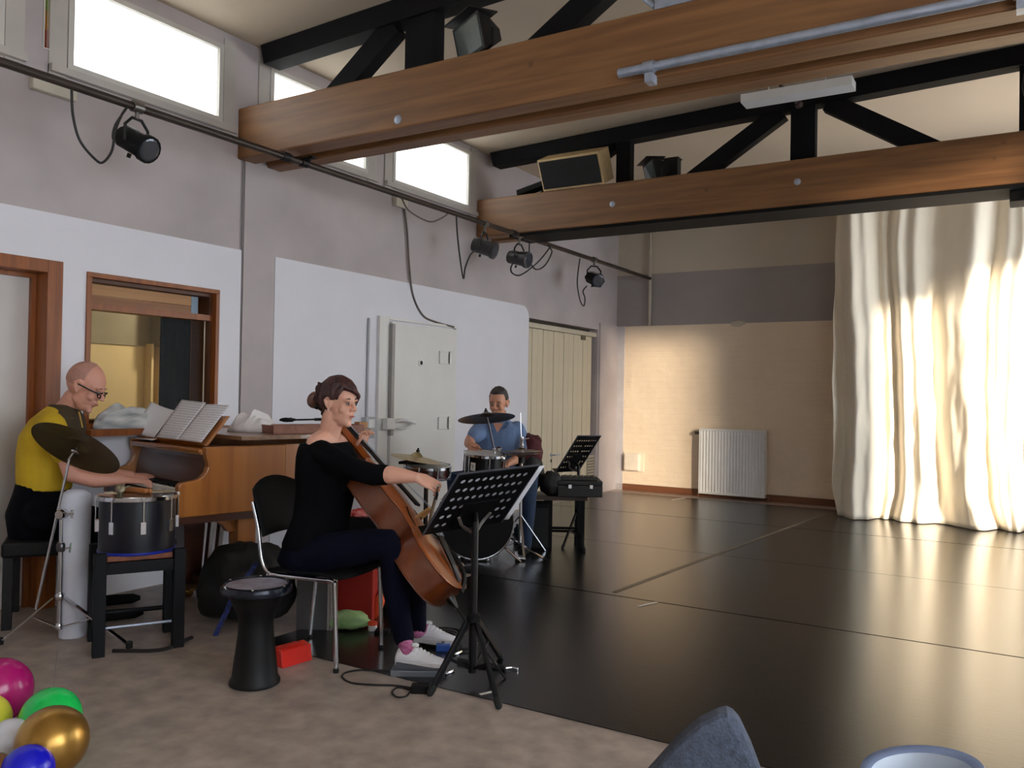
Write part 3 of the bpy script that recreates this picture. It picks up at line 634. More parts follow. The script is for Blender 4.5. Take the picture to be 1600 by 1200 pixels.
s2 = spotlight(757, 387, 752, HR*0.9-HF*0.3-Z*0.3, 0.95, 'black stage spotlight under the far truss, left of two close together', mat('grey_black_metal',(38,36,38),0.45))
s3 = spotlight(811, 404, 815, HR*0.75-HF*0.5-Z*0.2, 0.95, 'black stage spotlight under the far truss, right of two close together', mat('grey_black_metal',(38,36,38),0.45))
s4 = spotlight(928, 436, 925, HR*0.35-HF*0.9-Z*0.3, 1.0, 'black hexagonal stage spotlight nearest the back wall', hexa=True)
def cable(name, pts, r, m_, label, sub=8, cat='cable', grp=None):
    bm = nb(); tube(bm, smoothpts(pts, sub), r, 6); return solo(name, bm, m_, label, cat, smooth=True, group=grp)
CAB = mat('cable_black', (26,24,24), 0.6); CABG = mat('cable_grey', (92,84,78), 0.6)
cb = lambda *a: [PX(x, y, BX_+0.02) for x, y in a]
cable('lamp_cable', cb((112,141),(114,180),(125,220),(150,250),(162,253),(175,235),(180,205),(190,180),(200,166)), 0.007, CAB, 'black cable looping down from the bar beside the large window')
cable('lamp_cable', cb((182,222),(176,215),(180,195),(196,172)), 0.006, CAB, 'short cable feeding the spotlight below the large window')
cable('lamp_cable', cb((713,338),(715,370),(719,405),(724,435),(727,418),(735,398),(743,391)), 0.008, CAB, 'black cable hanging in a sharp V beside the left of the paired spotlights')
cable('lamp_cable', cb((802,410),(798,420),(802,428),(815,429),(840,410),(858,388),(857,384)), 0.008, CAB, 'cable sagging to the right from the right of the paired spotlights')
cable('lamp_cable', cb((827,380),(828,408),(838,421),(852,414),(862,395),(860,388)), 0.008, CAB, 'cable loop behind the right of the paired spotlights')
cable('lamp_cable', cb((906,404),(902,440),(906,468),(912,478),(914,466),(911,455),(917,447)), 0.008, CAB, 'cable looping under the hexagonal spotlight')
cable('lamp_cable', cb((628,310),(640,330),(670,346),(688,342),(700,334)), 0.007, CABG, 'grey cable sagging under the lighting bar by the bright window')
xw2 = WX+0.02
cable('wall_cable', [PX(630,312,xw2), PX(636,360,xw2), PX(639,410,xw2), PX(645,460,xw2), PX(660,492,xw2), PX(680,503,xw2), PX(709,511,xw2+0.03)], 0.010, CABG, 'grey cable running down the side wall to the steel door')
for px, py, w, lab in ((622,316,0.16,'cream junction box below the bright high window'), (80,137,0.26,'cream junction box under the lighting bar at the far left')):
    q = PX(px, py, WX); bm = nb(); bx(bm, WX, WX+0.05, q.y-w/2, q.y+w/2, q.z-0.05, q.z+0.05); solo('junction_box', bm, mat('cream_plastic',(196,190,176),0.5), lab, 'junction box', bevel=0.006)

# ================================================================== back wall fittings
q0 = PY(1093, 668, BY-0.14); q1 = PY(1195, 777, BY-0.14)
x0, x1, z0, z1 = q0.x, q1.x, 0.05, q0.z-0.01
t = thing('radiator', 'white ribbed panel radiator on the back wall', 'radiator', ((x0+x1)/2, BY-0.1, z0))
bm = nb(); n = 21; prof = []
for k in range(n*4+1):
    x = x0+0.012+(x1-x0-0.024)*k/(n*4); ph = k % 4; prof.append((x, -0.012 if ph in (1,2) else 0.0))
A = [V((x, BY-0.145+d, z0+0.03)) for x, d in prof]; B = [V((x, BY-0.145+d, z1-0.03)) for x, d in prof]
va = [bm.verts.new(p) for p in A]; vb = [bm.verts.new(p) for p in B]
for i in range(len(A)-1): bm.faces.new((va[i], va[i+1], vb[i+1], vb[i]))
obj('ribbed_panel', bm, WHITEM, t)
bm = nb(); bx(bm, x0, x0+0.012, BY-0.16, BY-0.04, z0, z1); bx(bm, x1-0.012, x1, BY-0.16, BY-0.04, z0, z1); bx(bm, x0+0.012, x1-0.012, BY-0.16, BY-0.04, z1-0.03, z1); bx(bm, x0+0.012, x1-0.012, BY-0.16, BY-0.04, z0, z0+0.03); obj('casing', bm, WHITEM, t, bevel=0.004)
bm = nb(); bx(bm, x0+0.02, x1-0.02, BY-0.07, BY-0.05, z0+0.02, z1-0.02); obj('rear_panel', bm, WHITEM, t)
for x in (x0+0.12, x1-0.12): 
    bm = nb(); bx(bm, x-0.015, x+0.015, BY-0.06, BY, z0+0.1, z1-0.1); obj('bracket', bm, WHITEM, t)
bm = nb(); lathe(bm, (x0-0.002,BY-0.1,z1-0.06), [(0.012,0),(0.016,0.02),(0.022,0.03),(0.022,0.07)], V((-1,0,0)), 12); obj('valve', bm, mat('dark_valve',(60,54,50),0.5), t, smooth=True)
bm = nb(); tube(bm, [(x1-0.02,BY-0.1,z0+0.03),(x1+0.03,BY-0.1,z0+0.02),(x1+0.03,BY-0.1,0.0)], 0.012, 8); obj('pipe', bm, mat('brown_pipe',(110,72,52),0.5), t, smooth=True); bm = nb(); tube(bm, [(x0+0.02,BY-0.1,z0+0.03),(x0-0.02,BY-0.1,z0+0.02),(x0-0.02,BY-0.1,0.0)], 0.012, 8); obj('pipe', bm, mat('brown_pipe',(110,72,52),0.5), t, smooth=True)
q = PY(990, 721, BY-0.03); t = thing('wall_heater', 'small white convector box on the brick back wall', 'wall box', (q.x, BY-0.03, q.z-0.13))
bm = nb(); bx(bm, q.x-0.15, q.x+0.15, BY-0.035, BY-0.012, q.z-0.14, q.z+0.13); obj('back_plate', bm, mat('cream_plate',(226,212,194),0.5), t, bevel=0.004)
bm = nb(); bx(bm, q.x-0.11, q.x+0.11, BY-0.11, BY-0.035, q.z-0.12, q.z+0.11); obj('cover', bm, mat('cream_cover',(234,222,206),0.4), t, bevel=0.015)

# curtain
CUR = mat('cream_curtain', (238,228,210), 0.85, var=0.03, scale=9, bump=0.12, bscale=30, stretch=(1,1,0.25), trans=0.12)
bm = nb(); nx, nz = 420, 70; xa, xb, zt = -1.80, 1.55, 3.62; g = []
def cur_y(x, z):
    s = 1.0-0.25*z/zt
    w = x+0.05*math.sin(z*1.3+x*2)+0.03*noise.noise(V((x*2, z*1.5, 0)))
    y = 0.10*math.sin(w*14.0+1.1*math.sin(w*3.1))+0.035*math.sin(w*31.0+2*math.sin(w*5))+0.07*math.sin(w*5.3+0.6)
    y += 0.03*noise.noise(V((x*5, z*2.2, 3)))*(1.2-z/zt)+0.012*noise.noise(V((x*17, z*5, 8)))*(1.2-z/zt)
    # slack fold pulled to the left at knee height
    k = math.exp(-((x+0.62)/0.26)**2)*math.exp(-((z-0.85)/0.75)**2); y += -0.10*k
    return 9.74+y*s
for j in range(nz+1):
    row = []
    for i in range(nx+1):
        z = 0.012+(zt-0.012)*j/nz; x = xa+(xb-xa)*i/nx
        sway = -0.05*max(0, 0.3-z)/0.3*math.sin(x*4)+0.05*max(0,(0.55-z))*math.exp(-((x+1.6)/0.2)**2)
        row.append(bm.verts.new((x+sway+0.02*noise.noise(V((z*2,x*3,2))), cur_y(x, z), z)))
    g.append(row)
for j in range(nz):
    for i in range(nx): bm.faces.new((g[j][i], g[j][i+1], g[j+1][i+1], g[j+1][i]))
ct = thing('stage_curtain', 'floor length cream curtain hanging in folds, lit by low sun', 'curtain', (0, 9.74, 0))
o = obj('cloth', bm, CUR, ct, smooth=True, sharp=3.0); md = o.modifiers.new('thick','SOLIDIFY'); md.thickness = 0.004
bm = nb(); bx(bm, xa-0.05, RX, 9.72, 9.76, zt, zt+0.03); 
for x in (-1.5, 0.0, 1.4): bx(bm, x-0.01, x+0.01, 9.73, 9.75, zt+0.03, ceil_z(x))
obj('curtain_rail', bm, BLACK, ct)

# ================================================================== grand piano
PO = P(278, 790, 4.4); PO.z = 0
PA = (HR*0.70+HF*0.714).normalized(); PP = V((-PA.y, PA.x, 0))
def pp(u, v, z): return PO+PA*u+PP*v+Z*z
PW = wood('piano_veneer', (138,80,28), (170,106,44), 2, 1.6, 0.32, 0.35, knots=False, bump=0.02)
PD = wood('piano_dark_veneer', (58,30,20), (78,42,28), 1, 2, 0.3, 0.3, knots=False, bump=0.02)
pn = thing('grand_piano', 'brown veneered grand piano beside the side wall', 'piano', pp(0.7, 0.55, 0))
ZB, ZT, PWID = 0.60, 0.968, 1.05
cheek = [(0.0,ZB),(0.0,0.765),(0.012,0.78),(0.05,0.787),(0.095,0.792),(0.125,0.805),(0.15,0.83),(0.163,0.86),(0.16,0.89),(0.15,0.912),(0.146,0.935),(0.146,ZT),(0.63,ZT),(0.63,ZB)]
for k, v0 in enumerate((0.0, PWID-0.045)):
    bm = nb(); prism(bm, [pp(u, v0, z) for u, z in cheek], PP*0.045); obj('cheek', bm, PW, pn, bevel=0.006)
rimo = [(0.63,0.0),(0.74,0.012),(0.86,0.05),(0.98,0.12),(1.1,0.22),(1.22,0.33),(1.33,0.42),(1.43,0.50),(1.5,0.59),(1.535,0.7),(1.53,0.82),(1.49,0.93),(1.4,0.99),(1.28,1.04),(1.1,1.06),(0.63,1.06)]
rimo = [(0.63+(u-0.63)*1.15, v) for u, v in rimo]; rs = smoothpts([pp(u, v, 0) for u, v in rimo], 4)
cen = pp(0.75, 0.62, 0); inn = [p+(cen-p).normalized()*0.045 for p in rs]
bm = nb(); n = len(rs)
rows = [[bm.verts.new(p+Z*z) for p in q] for q, z in ((rs,ZB),(rs,ZT),(inn,ZT),(inn,ZB))]
for k in range(4):
    A, B = rows[k], rows[(k+1) % 4]
    for i in range(n-1): bm.faces.new((A[i], A[i+1], B[i+1], B[i]))
obj('rim', bm, PW, pn, smooth=True)
bm = nb(); prism(bm, [p+Z*0.72 for p in inn], Z*0.02); obj('soundboard', bm, PD, pn)
bm = nb(); box(bm, pp(0.3, PWID/2, ZB-0.015), (0.6, PWID-0.02, 0.05), PA, PP, Z); obj('keybed', bm, PD, pn)
bm = nb(); box(bm, pp(0.012, PWID/2, 0.66), (0.024, PWID-0.09, 0.1), PA, PP, Z); obj('key_slip', bm, PD, pn)
bm = nb(); nk = 52; kw = (PWID-0.14)/nk
for k in range(nk): box(bm, pp(0.095, 0.07+kw*(k+0.5), 0.728), (0.14, kw-0.0012, 0.02), PA, PP, Z)
o = obj('white_keys', bm, mat('ivory',(232,230,222),0.3), pn); o['kind'] = 'stuff'
bm = nb()
for k in range(nk-1):
    if k % 7 in (0,1,3,4,5): box(bm, pp(0.12, 0.07+kw*(k+1), 0.744), (0.09, kw*0.55, 0.014), PA, PP, Z)
o = obj('black_keys', bm, SATIN, pn); o['kind'] = 'stuff'
bm = nb(); prof = [(0.165,0.725),(0.175,0.78),(0.185,0.84),(0.2,0.895),(0.2,0.925),(0.225,0.925),(0.225,0.72)]
prism(bm, [pp(u, 0.045, z) for u, z in prof], PP*(PWID-0.09)); obj('fallboard', bm, PD, pn, bevel=0.004)
bm = nb(); box(bm, pp(0.25, PWID/2, 0.945), (0.24, PWID-0.1, 0.02), PA, PP, Z); obj('desk_shelf', bm, PW, pn, bevel=0.004)
bm = nb(); box(bm, pp(0.15, PWID/2, 0.938), (0.02, PWID-0.095, 0.028), PA, PP, Z); obj('rail', bm, wood('piano_light_edge',(150,96,44),(186,128,66),1,2,0.3,0.2,knots=False), pn, bevel=0.004)
def dk(s, v, off=0.0):   # point on the leaning music desk
    return pp(0.20+0.13*s-off*0.77, v, 0.965+0.165*s+off*0.63)
bm = nb(); prism(bm, [dk(0,0.13), dk(1,0.13), dk(1,1.0), dk(0,1.0)], PA*0.02-Z*0.0); obj('music_desk', bm, PW, pn, bevel=0.003)
bm = nb(); prism(bm, [dk(0,0.12,0.0), dk(0,1.0,0.0), dk(0,1.0,0.035), dk(0,0.12,0.035)], PA*0.012-Z*0.012); obj('desk_ledge', bm, PW, pn)
lid = [(0.345,-0.012),(0.63,-0.014),(0.75,0.0),(0.87,0.04),(0.99,0.11),(1.11,0.21),(1.23,0.32),(1.34,0.41),(1.44,0.49),(1.52,0.585),(1.555,0.7),(1.55,0.825),(1.51,0.94),(1.41,1.0),(1.29,1.05),(1.1,1.07),(0.345,1.07)]
lid = [(0.345+(u-0.345)*1.115, v) for u, v in lid]; bm = nb(); prism(bm, smoothpts([pp(u, v, 1.0) for u, v in lid], 3), Z*0.022); obj('lid', bm, wood('lid_veneer',(118,84,58),(150,112,82),0,2,0.3,0.3,knots=False), pn)
bm = nb(); box(bm, pp(0.66, 0.52, 0.985), (0.02,0.02,0.032), PA, PP, Z); box(bm, pp(1.42, 0.8, 0.985), (0.02,0.02,0.032), PA, PP, Z); box(bm, pp(0.66, 1.09, 0.985), (0.02,0.02,0.032), PA, PP, Z)
o = obj('lid_blocks', bm, PD, pn); o['kind'] = 'stuff'
for u, v in ((0.42,0.10),(0.40,0.72),(1.3,0.76)):
    bm = nb(); w0, w1 = (0.055, 0.04) if v < 0.5 else (0.066, 0.05)
    loft(bm, [[pp(u+sx*w, v+sy*w, z) for sx, sy in ((-1,-1),(1,-1),(1,1),(-1,1))] for z, w in ((0.05,w1),(0.42,w0),(ZB-0.04,w0))]); leg = obj('leg', bm, PW if v < 0.5 else PD, pn, bevel=0.004)
    bm = nb(); lathe(bm, pp(u, v, 0.0), [(0.02,0.0),(0.028,0.01),(0.028,0.04),(0.012,0.06)]); obj('caster', bm, mat('brass',(150,116,60),0.35,0.9), leg, smooth=True)
bm = nb(); prism(bm, [pp(0.16,0.08,ZB-0.005), pp(0.16,0.08,ZB-0.03), pp(0.22,0.08,ZB-0.035), pp(0.29,0.08,ZB-0.07), pp(0.325,0.08,ZB-0.115), pp(0.365,0.08,ZB-0.115), pp(0.365,0.08,ZB-0.005)], PP*0.05); obj('leg_bracket', bm, PW, pn)
# pedal lyre
bm = nb()
for v in (0.5, 0.62): bar(bm, pp(0.5, v, ZB-0.03), pp(0.46, v, 0.12), 0.03, 0.03)
box(bm, pp(0.45, 0.56, 0.12), (0.12,0.2,0.05), PA, PP, Z); obj('lyre', bm, PD, pn)
for v in (0.5, 0.56, 0.62): bm = nb(); box(bm, pp(0.37, v, 0.09), (0.13,0.025,0.012), PA, PP, Z); obj('pedal', bm, mat('brass',(150,116,60),0.35,0.9), pn)

# sheet music on the desk
def sheet(name, pts_fn, label, cat='sheet music', m_=None, nu=10, nv=8):
    bm = nb(); g = [[bm.verts.new(pts_fn(i/nu, j/nv)) for i in range(nu+1)] for j in range(nv+1)]; uv = bm.loops.layers.uv.new('UVMap')
    for j in range(nv):
        for i in range(nu):
            f = bm.faces.new((g[j][i], g[j][i+1], g[j+1][i+1], g[j+1][i]))
            for lp, (a, b) in zip(f.loops, ((i,j),(i+1,j),(i+1,j+1),(i,j+1))): lp[uv].uv = (a/nu, b/nv)
    o = solo(name, bm, m_ or SHEET, label, cat, smooth=True, sharp=3.0); md = o.modifiers.new('thick','SOLIDIFY'); md.thickness = 0.0015
    return o
SHEET = sheet_mat('printed_sheet')
PAPER = mat('plain_paper', (232,232,238), 0.8, var=0.02)
sheet('music_sheet', lambda a, b: dk(0.04+1.28*b, 0.17+0.30*a, 0.012+0.004*math.sin(a*3)), 'printed score sheet on the piano music desk, nearer the cellist')
sheet('music_sheet', lambda a, b: dk(0.04+1.34*b, 0.48+0.30*a, 0.012+0.02*a*b), 'printed score sheet in the middle of the piano music desk')
sheet('music_sheet', lambda a, b: dk(0.04+1.0*b, 0.80+0.22*a, 0.014+0.05*a*a+0.03*b*a), 'curling blank page at the far end of the music desk', m_=PAPER)
sheet('music_sheet', lambda a, b: pp(0.155+0.10*b-0.02*a, 0.72+0.42*a, 0.958+0.01+0.03*(1-a)**3*b), 'white loose pages lying on the piano shelf behind the cymbal', m_=PAPER)

# things on the lid
LZ = 1.022
def cloth_pile(c, rad, lab, m_, seed, A=HR):
    bm = nb(); clothpile(bm, c, rad[0], rad[1], rad[2], A, seed, 1.1); return solo('folded_cloth', bm, m_, lab, 'cloth', smooth=True, sharp=3.0)
CLOTHW = mat('white_cloth', (226,222,224), 0.85, var=0.04, scale=14, bump=0.25, bscale=9)
c = PZ(388, 676, LZ); c.z = LZ+0.001; cloth_pile(c+HF*0.11, (0.15,0.13,0.13), 'crumpled white cloth bundle on the piano lid behind the music desk', CLOTHW, 3)
a, b = PZ(420, 679, LZ)+HF*0.06, PZ(566, 676, LZ); d = (b-a); d.z = 0; ln = d.length; d.normalize(); s = V((-d.y,d.x,0))
t = thing('wooden_tray', 'shallow reddish wooden tray on the piano lid behind the cellist', 'tray', (a+b)/2)
TR = wood('tray_wood',(120,78,62),(146,98,80),0,3,0.5,knots=False); c = (a+b)/2; c.z = LZ
bm = nb(); box(bm, c+s*0.08+Z*0.006, (ln,0.2,0.01), d, s, Z); obj('base', bm, TR, t)
for off, l, ax, bx_ in ((-0.02,ln,d,s),(0.18,ln,d,s)):
    bm = nb(); box(bm, c+s*off+Z*0.026, (l,0.012,0.05), d, s, Z); obj('side', bm, TR, t, bevel=0.002)
for sg in (-1, 1):
    bm = nb(); box(bm, c+d*(sg*(ln/2-0.006))+s*0.08+Z*0.026, (0.012,0.19,0.05), d, s, Z); obj('side', bm, TR, t)
q = PZ(462, 672, LZ)+s*0.06; q.z = LZ+0.053
t = thing('drum_brush', 'black handled brush lying across the wooden tray', 'brush', q)
bm = nb(); tube(bm, [q+d*0.02+Z*0.012, q+d*0.16+Z*0.014], 0.006, 8); tube(bm, [q+d*0.16+Z*0.014, q+d*0.21+Z*0.014], 0.01, 8); obj('handle', bm, SATIN, t)
bm = nb(); lump(bm, q-d*0.03+Z*0.012, (0.055,0.03,0.014), 0.3, 3, 1, d, s, flat=False); obj('bristles', bm, MATTE, t, smooth=True)
q = pp(1.62, 0.66, LZ); bm = nb(); box(bm, q+Z*0.0225, (0.075,0.06,0.042), PA, PP, Z); solo('wooden_block', bm, wood('block_wood',(150,98,48),(180,122,66),0,3,0.5,knots=False), 'small light brown wooden block at the tail of the piano', 'block', bevel=0.003)
# bundle on the interior window sill
q = PX(190, 668, WX+0.09); q.z = HATCH[2]
CAMO = mat('grey_white_print', (222,222,220), 0.6, scale=13, bump=0.1, bscale=12, col2=(146,150,152), detail=0.5, stretch=(1,0.6,2.0))
bm = nb(); clothpile(bm, V((WX+0.08,q.y+0.05,HATCH[2]+0.001)), 0.24, 0.075, 0.15, V((0,1,0)), 9.3, 0.3, 80); solo('cloth_bag', bm, CAMO, 'crumpled grey and white patterned cloth on the interior window sill', 'cloth', smooth=True, sharp=3.0)
q2 = PX(262, 660, WX+0.09); bm = nb(); box(bm, (WX+0.08, PX(255,660,WX+0.08).y, HATCH[2]+0.03), (0.12,0.16,0.058)); solo('wooden_box', bm, FRAMEW, 'low brown wooden box beside the patterned cloth on the sill', 'box', bevel=0.004)

# ================================================================== stool, tom drum, claves, bucket
SA, SB = PZ(153,1026), PZ(277,1010); d = (SB-SA).normalized(); s = V((-d.y, d.x, 0)); wS = (SB-SA).length
t = thing('wooden_stool', 'dark wooden stool with reddish plank top under the blue drum', 'stool', SA+d*wS/2+s*wS*0.42)
DW = mat('dark_stool_paint', (11,13,18), 0.65, var=0.2, scale=12, spec=0.25); sh = 0.468
dep = wS*0.84
for i, j in ((0,0),(1,0),(0,1),(1,1)):
    c = SA+d*(wS*i)+s*(dep*j); bm = nb(); box(bm, c+Z*(sh/2+0.01), (0.055,0.055,sh+0.02), d, s, Z); obj('leg', bm, DW, t, bevel=0.004)
for j in (0, 1):
    bm = nb(); box(bm, SA+d*wS/2+s*dep*j+Z*(sh-0.055), (wS-0.055,0.024,0.055), d, s, Z); obj('apron', bm, DW, t)
    bm = nb(); box(bm, SA+d*wS*j+s*dep/2+Z*(sh-0.055), (0.024,dep-0.055,0.055), d, s, Z); obj('apron', bm, DW, t)
bm = nb(); tube(bm, [SA+s*dep*0.0+d*0.03+Z*0.13, SA+d*(wS-0.03)+Z*0.13], 0.007, 8); obj('stretcher', bm, STEEL, t)
bm = nb(); tube(bm, [SA+s*(dep)+d*0.03+Z*0.13, SA+s*dep+d*(wS-0.03)+Z*0.13], 0.012, 8); obj('stretcher', bm, DW, t)
SW = wood('stool_top_wood',(104,52,26),(140,74,40),0,3,0.45,knots=False)
for k in range(4):
    bm = nb(); box(bm, SA+d*wS/2+s*(dep*(k+0.5)/4)+Z*(sh-0.012), (wS-0.06,dep/4-0.004,0.026), d, s, Z); obj('seat_plank', bm, SW, t, bevel=0.003)
STC = SA+d*wS/2+s*dep*0.5; STZ = sh+0.0015
c = P(197, 860, 4.15); c = V((STC.x, STC.y, STZ)); r = 0.178; hD = 0.268
tm = thing('tom_drum', 'dark blue tom drum with pale head standing on the stool', 'drum', c)
bm = nb(); lathe(bm, c, [(r-0.006,0.0),(r,0.004),(r,hD-0.01),(r-0.004,hD)], Z, 40); obj('shell', bm, mat('blue_black_lacquer',(5,6,22),0.42,var=0.15,spec=0.35), tm, smooth=True)
bm = nb(); lathe(bm, c+Z*(hD-0.012), [(r+0.004,0),(r+0.008,0.004),(r+0.008,0.022),(r+0.001,0.026),(r-0.004,0.022)], Z, 40); obj('hoop', bm, CHROME, tm, smooth=True)
bm = nb(); lathe(bm, c+Z*(hD+0.003), [(r-0.003,0),(r-0.003,0.006),(0.0005,0.007)], Z, 40); obj('drum_head', bm, mat('calf_drum_head',(178,168,152),0.6,var=0.12,scale=9), tm, smooth=True)
bm = nb(); lathe(bm, c+Z*0.0, [(r+0.003,0.0),(r+0.005,0.003),(r+0.004,0.012),(r+0.001,0.013)], Z, 40); obj('base_hoop', bm, mat('bright_blue_edge',(20,40,150),0.3), tm, smooth=True)
for k in range(8):
    a = k*math.pi/4+0.32; e = V((math.cos(a), math.sin(a), 0)); bm = nb()
    tube(bm, [c+e*(r+0.013)+Z*(hD+0.012), c+e*(r+0.013)+Z*(hD-0.11)], 0.0035, 6); box(bm, c+e*(r+0.006)+Z*(hD-0.135), (0.026,0.02,0.06), V((-e.y,e.x,0)), e, Z); box(bm, c+e*(r+0.012)+Z*(hD+0.006), (0.018,0.014,0.016), V((-e.y,e.x,0)), e, Z); obj('lug', bm, CHROME, tm, bevel=0.002)
zh = STZ+hD+0.0105
CL = wood('clave_wood',(146,88,42),(178,112,58),0,3,0.4,knots=False)
for (pa, pb, rad, lab) in (((178,767),(233,772),0.014,'brown wooden clave on the drum head, nearer one'), ((190,763),(225,766),0.012,'brown wooden clave on the drum head behind the other')):
    a, b = PZ(*pa, zh), PZ(*pb, zh); cc = c; 
    mid = (a+b)/2; mid = V((cc.x,cc.y,zh))+(mid-V((cc.x,cc.y,zh)))*min(1, 0.09/max(0.001,(mid-V((cc.x,cc.y,zh))).length)); dd = (b-a).normalized()*0.10
    bm = nb(); limb(bm, [(mid-dd+Z*rad, rad), (mid+dd+Z*rad, rad)], 10); solo('clave', bm, CL, lab, 'clave', smooth=True, group='claves on the drum head')
# claw-like stand holder lying on head
bm = nb(); q = V((c.x,c.y,zh))-HR*0.09; lump(bm, q+Z*0.022, (0.024,0.02,0.026), 0.3, 2, 4, flat=False); tube(bm, [q+Z*0.02, q+Z*0.04+HR*0.05], 0.006, 6); solo('wing_clamp', bm, mat('brass_dull',(150,140,116),0.4,0.6), 'small dull metal clamp lying on the drum head', 'clamp', smooth=True)
# pale bucket behind the stool
q = P(118, 800, 4.31); qb = V((q.x, q.y, 0.0))
bm = nb(); zt = q.z+0.11; lathe(bm, V((q.x,q.y,0.0)), [(0.06,0.0),(0.064,0.004),(0.066,0.45),(0.072,0.47),(0.075,zt-0.05),(0.066,zt-0.015),(0.04,zt+0.004),(0.001,zt+0.01)], Z, 28)
solo('padded_stand', bm, mat('pale_padding',(206,208,220),0.7,var=0.04), 'pale upright padded column between pianist and stool', 'stand', smooth=True)

# ================================================================== cymbal with boom stand at the left
foot = PZ(92, 1000); cs = foot.copy(); D_ = DEP(cs)
t = thing('cymbal_stand', 'chrome boom cymbal stand with folding tripod beside the stool', 'cymbal stand', cs)
zc = P(97, 800, D_).z
bm = nb(); tube(bm, [cs+Z*0.06, cs+Z*(zc-0.17)], 0.014, 12); obj('lower_tube', bm, CHROME, t, smooth=True)
bm = nb(); tube(bm, [cs+Z*(zc-0.17), cs+Z*zc], 0.0095, 10); obj('upper_tube', bm, CHROME, t, smooth=True)
bm = nb(); lathe(bm, cs+Z*(zc-0.20), [(0.018,0),(0.022,0.01),(0.022,0.035),(0.016,0.045)]); o = obj('collar', bm, mat('dark_chrome',(90,88,92),0.3,0.9), t, smooth=True)
bm = nb(); tube(bm, [cs+Z*(zc-0.185)+HR*0.02, cs+Z*(zc-0.18)+HR*0.05], 0.006, 6); tube(bm, [cs+Z*(zc-0.205)+HR*0.045, cs+Z*(zc-0.155)+HR*0.05], 0.005, 6); obj('wing_nut', bm, CHROME, o)
bA = P(109, 716, D_-0.04); bB = P(56, 952, D_-0.04)
bm = nb(); tube(bm, [bA, bB], 0.0068, 10); obj('boom_arm', bm, CHROME, t, smooth=True)
hub = P(97, 803, D_-0.04)
bm = nb(); lathe(bm, hub-HF*0.03, [(0.02,0),(0.026,0.01),(0.026,0.04),(0.018,0.05)], HF); tube(bm, [hub, hub+HR*0.055], 0.006, 6); tube(bm, [hub+HR*0.05+Z*0.022, hub+HR*0.05-Z*0.022], 0.005, 6); obj('tilter', bm, CHROME, t, smooth=True)
for ang, px, py in ((0, 0, 1003), (1, 215, 1010), (2, 100, 985)):
    e = PZ(px, py, 0.012) if ang < 2 else cs+HF*0.36+HR*0.02
    e.z = 0.012; e = cs+(e-cs).normalized()*min((e-cs).length, 0.42); e.z = 0.012; top = cs+Z*0.215
    bm = nb(); bar(bm, top+(e-cs).normalized()*0.03, e, 0.022, 0.007); leg = obj('tripod_leg', bm, CHROME, t)
    bm = nb(); mid = top+(e-top)*0.45; bar(bm, mid, cs+Z*0.07+(e-cs).normalized()*0.02, 0.016, 0.006); obj('strut', bm, CHROME, leg)
    bm = nb(); lathe(bm, V((e.x,e.y,0.0)), [(0.016,0),(0.016,0.03),(0.01,0.034)]); obj('rubber_foot', bm, RUBBER, leg, smooth=True)
bm = nb(); lathe(bm, cs+Z*0.20, [(0.02,0),(0.024,0.01),(0.024,0.03),(0.018,0.04)]); obj('tripod_hub', bm, CHROME, t, smooth=True); bm = nb(); lathe(bm, cs+Z*0.055, [(0.018,0),(0.02,0.02),(0.015,0.03)]); obj('tripod_hub', bm, CHROME, t, smooth=True)
def cymbal(c, r, nrm, m_, label, bow=0.12, felt=True, name='cymbal', cup=0.18, group=None):
    t = thing(name, label, 'cymbal', c, group); nrm = nrm.normalized()
    prof = []
    for k in range(13):
        q = 1-k/12; rr = max(q*r, 0.006); hgt = (1-q**2)*r*bow
        if q < 0.26: hgt += (1-(q/0.26)**2)*r*cup*0.6
        prof.append((rr, hgt))
    prof2 = [(a, b-0.0018) for a, b in reversed(prof)]
    bm = nb(); lathe(bm, c-nrm*r*bow*0.5, prof2+prof, nrm, 44, cap=False); obj('disc', bm, m_, t, smooth=True, sharp=1.2)
    if felt:
        bm = nb(); lathe(bm, c+nrm*(r*bow*0.5+r*cup*0.6), [(0.014,0),(0.016,0.012),(0.008,0.014),(0.008,0.026),(0.003,0.03)], nrm, 12); obj('wing_nut', bm, BLACK, t, smooth=True)
    return t
BRZ = mat('dark_bronze', (92,78,46), 0.42, 0.7, var=0.25, scale=7, col2=(66,54,30))
BRZ2 = mat('pale_bronze', (176,156,112), 0.35, 0.75, var=0.15, scale=8)
def from_screen(rgt, up, tow): return HR*rgt+Z*up-HF*tow
cN = from_screen(0.16, 0.88, -0.50)      # we look at the underside
cymbal(P(121, 698, D_-0.04), 0.222, from_screen(0.20, 0.78, -0.58), BRZ, 'dark bronze cymbal tilted in front of the pianist', felt=True)
bm = nb(); q = P(121, 700, D_-0.04); tube(bm, [bA, P(116,706,D_-0.04), q], 0.005, 8); lathe(bm, q-from_screen(0.2,0.78,-0.58)*0.03, [(0.014,0),(0.02,0.006),(0.02,0.016)], from_screen(0.2,0.78,-0.58)); obj('cymbal_rod', bm, CHROME, t, smooth=True)

